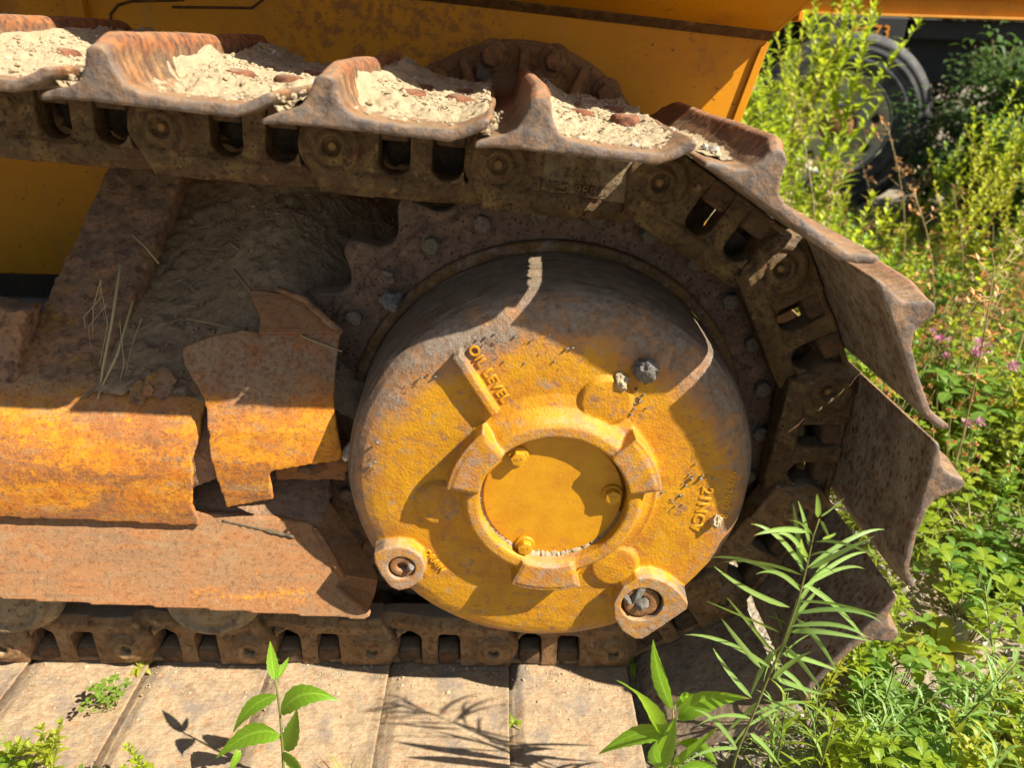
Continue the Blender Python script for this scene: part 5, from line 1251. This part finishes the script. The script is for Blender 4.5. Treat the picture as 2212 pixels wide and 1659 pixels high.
def hero(name, label, cat, stem, leaves, r0, mat, stemmat, kind, ground, n=9, serr=0.0, fold=.22):
    b = stem[0]; base = Vector((b[0], b[1], ground))
    o = thing(name, label, cat, base)
    mb = MB(); path = [base]+[Vector(p) for p in stem]; m_ = len(path)
    mb.tube([p-base for p in path], [r0*(1-.6*i/(m_-1)) for i in range(m_)], 8)
    me = mb.mesh('stem'); shade(me); obj('stem', me, stemmat, o)
    for i, (p0, p1, p2, w) in enumerate(leaves):
        mb = MB(); e = Vector((p2[0]-p0[0], p2[1]-p0[1], p2[2]-p0[2]))
        w *= min(1, .25+e.length/.09) if kind == 'lin' else 1
        sd = Vector((-e.z, .55*e.length*(1 if i % 2 else -.6), e.x))
        leaf(mb, Vector(p0)-base, Vector(p2)-base, w, kind, 0, n, side=sd, fold=fold, mid=Vector(p1)-base, serr=serr, twist=random.uniform(-.3, .5))
        obj('leaf', leaf_mesh('leaf', mb, mat), None, o)
    return o
for i in range(16):
    u_ = random.uniform(.05, .8); k_ = u_*(len(NARROW_STEM)-1); j_ = int(k_); b_ = Vector(NARROW_STEM[j_]).lerp(Vector(NARROW_STEM[j_+1]), k_-j_)
    sg = 1 if i % 2 else -1; el_ = random.uniform(-.1, .9); l_ = random.uniform(.06, .11)
    d_ = Vector((sg*math.cos(el_), random.uniform(-.5, .5), math.sin(el_)*.9)).normalized()*l_
    NARROW_LEAVES.append((tuple(b_), tuple(b_+d_*.55+Vector((0, 0, .012))), tuple(b_+d_), .0048))
hero('narrow_leaf_plant', 'tall plant with many narrow grey green leaves in front of the track plates', 'plant', NARROW_STEM, NARROW_LEAVES, .0017, L_GREY, L_STEM, 'lin', -.455)
hero('broad_leaf_plant', 'upright plant with broad toothed leaves in front of the flat track plates', 'plant', BROAD_STEM, BROAD_LEAVES, .0026, L_HERO, L_STEM, 'lance', -.455, 14, .06, .3)
hero('leafy_seedling_plant', 'bushy plant with twisted top leaf at lower centre right', 'plant', TUFT_STEM, TUFT_LEAVES, .003, L_HERO, L_REDSTEM, 'lance', -.455, 14, .05, .35)
# small weeds that push up between the flat plates
def small(x, y, z, key, s, label): return put(key, x, y, s, z, label, 'weed', False)
small(-.677, -.085, -.436, 'clover_plant', .36, 'small lobed weed growing in the joint between flat track plates')
small(-.665, .0, -.436, 'low_rosette', .34, 'tiny weed at the foot of the track links at left')
small(.172, .022, -.436, 'low_rosette', .40, 'tiny weed sprouting under the last flat track link')
small(-.040, -.106, -.436, 'low_rosette', .20, 'pair of tiny seed leaves in the plate joint')
for i, (x, y, k_, s_, lab) in enumerate(((-.80, -.215, 'clover_plant', .5, 'clover tuft at the lower left corner'), (-.735, -.225, 'clover_plant', .45, 'second clover tuft from the left edge'), (-.775, -.20, 'narrow_weed', .5, 'sprawling small leaved weed in the lower left corner'), (-.70, -.215, 'leafy_weed', .40, 'thin branching weed standing before the leftmost plates'), (-.60, -.215, 'low_rosette', .85, 'lance leaved rosette at the bottom edge left'), (-.545, -.222, 'leafy_weed', .42, 'thin weed beside the lance leaved rosette'), (-.655, -.225, 'clover_plant', .4, 'flat clover tuft below the lobed weed'), (-.17, -.225, 'narrow_weed', .35, 'short sprout at the bottom edge under the yellow cover'), (-.28, -.222, 'grass_tuft', .4, 'small grass sprout right of the broad leaved plant'))):
    small(x, y, -.455, k_, s_, lab)
# dry grass stems caught on the guards
for path, lab in ((((-.600, .070, .250), (-.615, .045, .175), (-.628, .020, .115), (-.640, .000, .050), (-.636, -.030, -.010)), 'long dry grass stem hanging beside the beam onto the orange cover'),
                  (((-.590, .065, .200), (-.610, .030, .130), (-.632, .006, .085), (-.648, -.012, .030)), 'shorter dry stem twisted along the beam edge'),
                  (((-.47, .14, .225), (-.43, .10, .195), (-.385, .055, .175), (-.340, .020, .165), (-.29, .010, .150)), 'dry twig lying over the folded guard flap'),
                  (((-.53, .09, .165), (-.47, .085, .155), (-.44, .080, .152)), 'thin straw lying flat on the dirt mound'),
                  (((-.62, .16, .27), (-.60, .15, .255), (-.575, .13, .235)), 'bent straw on the mound by the beam top'),
                  (((-.50, .22, .245), (-.47, .20, .232), (-.45, .19, .22)), 'short pale straw high on the dirt mound')):
    mb = MB(); mb.tube(path, [.0022*(1-.5*i/len(path)) for i in range(len(path))], 6); me = mb.mesh('grass_straw'); shade(me)
    tag(obj('grass_straw', me, L_DRY, None), lab, 'dry stem')
mb = MB(); r_ = random.Random(3)
for i in range(7):
    a = Vector((-.604+r_.gauss(0, .012), .03+r_.uniform(-.01, .05), .10+r_.uniform(-.02, .14))); b = a+Vector((r_.uniform(-.045, .0), r_.uniform(-.04, .0), r_.uniform(-.12, -.03)))
    mb.tube([a, a.lerp(b, .5)+Vector((r_.gauss(0, .008), r_.gauss(0, .008), 0)), b], [.0007, .0006, .0004], 4)
for i in range(70):
    x, y = r_.uniform(-.62, -.28), r_.uniform(.05, .32); z = .083+.56*y+.02; a = r_.uniform(0, 6.28); l_ = r_.uniform(.01, .04)
    mb.tube([(x, y, z), (x+math.cos(a)*l_, y+math.sin(a)*l_, z+math.sin(a)*l_*.5+.004)], [.0009, .0006], 4)
me = mb.mesh('dry_grass'); tag(obj('dry_grass', me, L_DRY, None), kind='stuff')
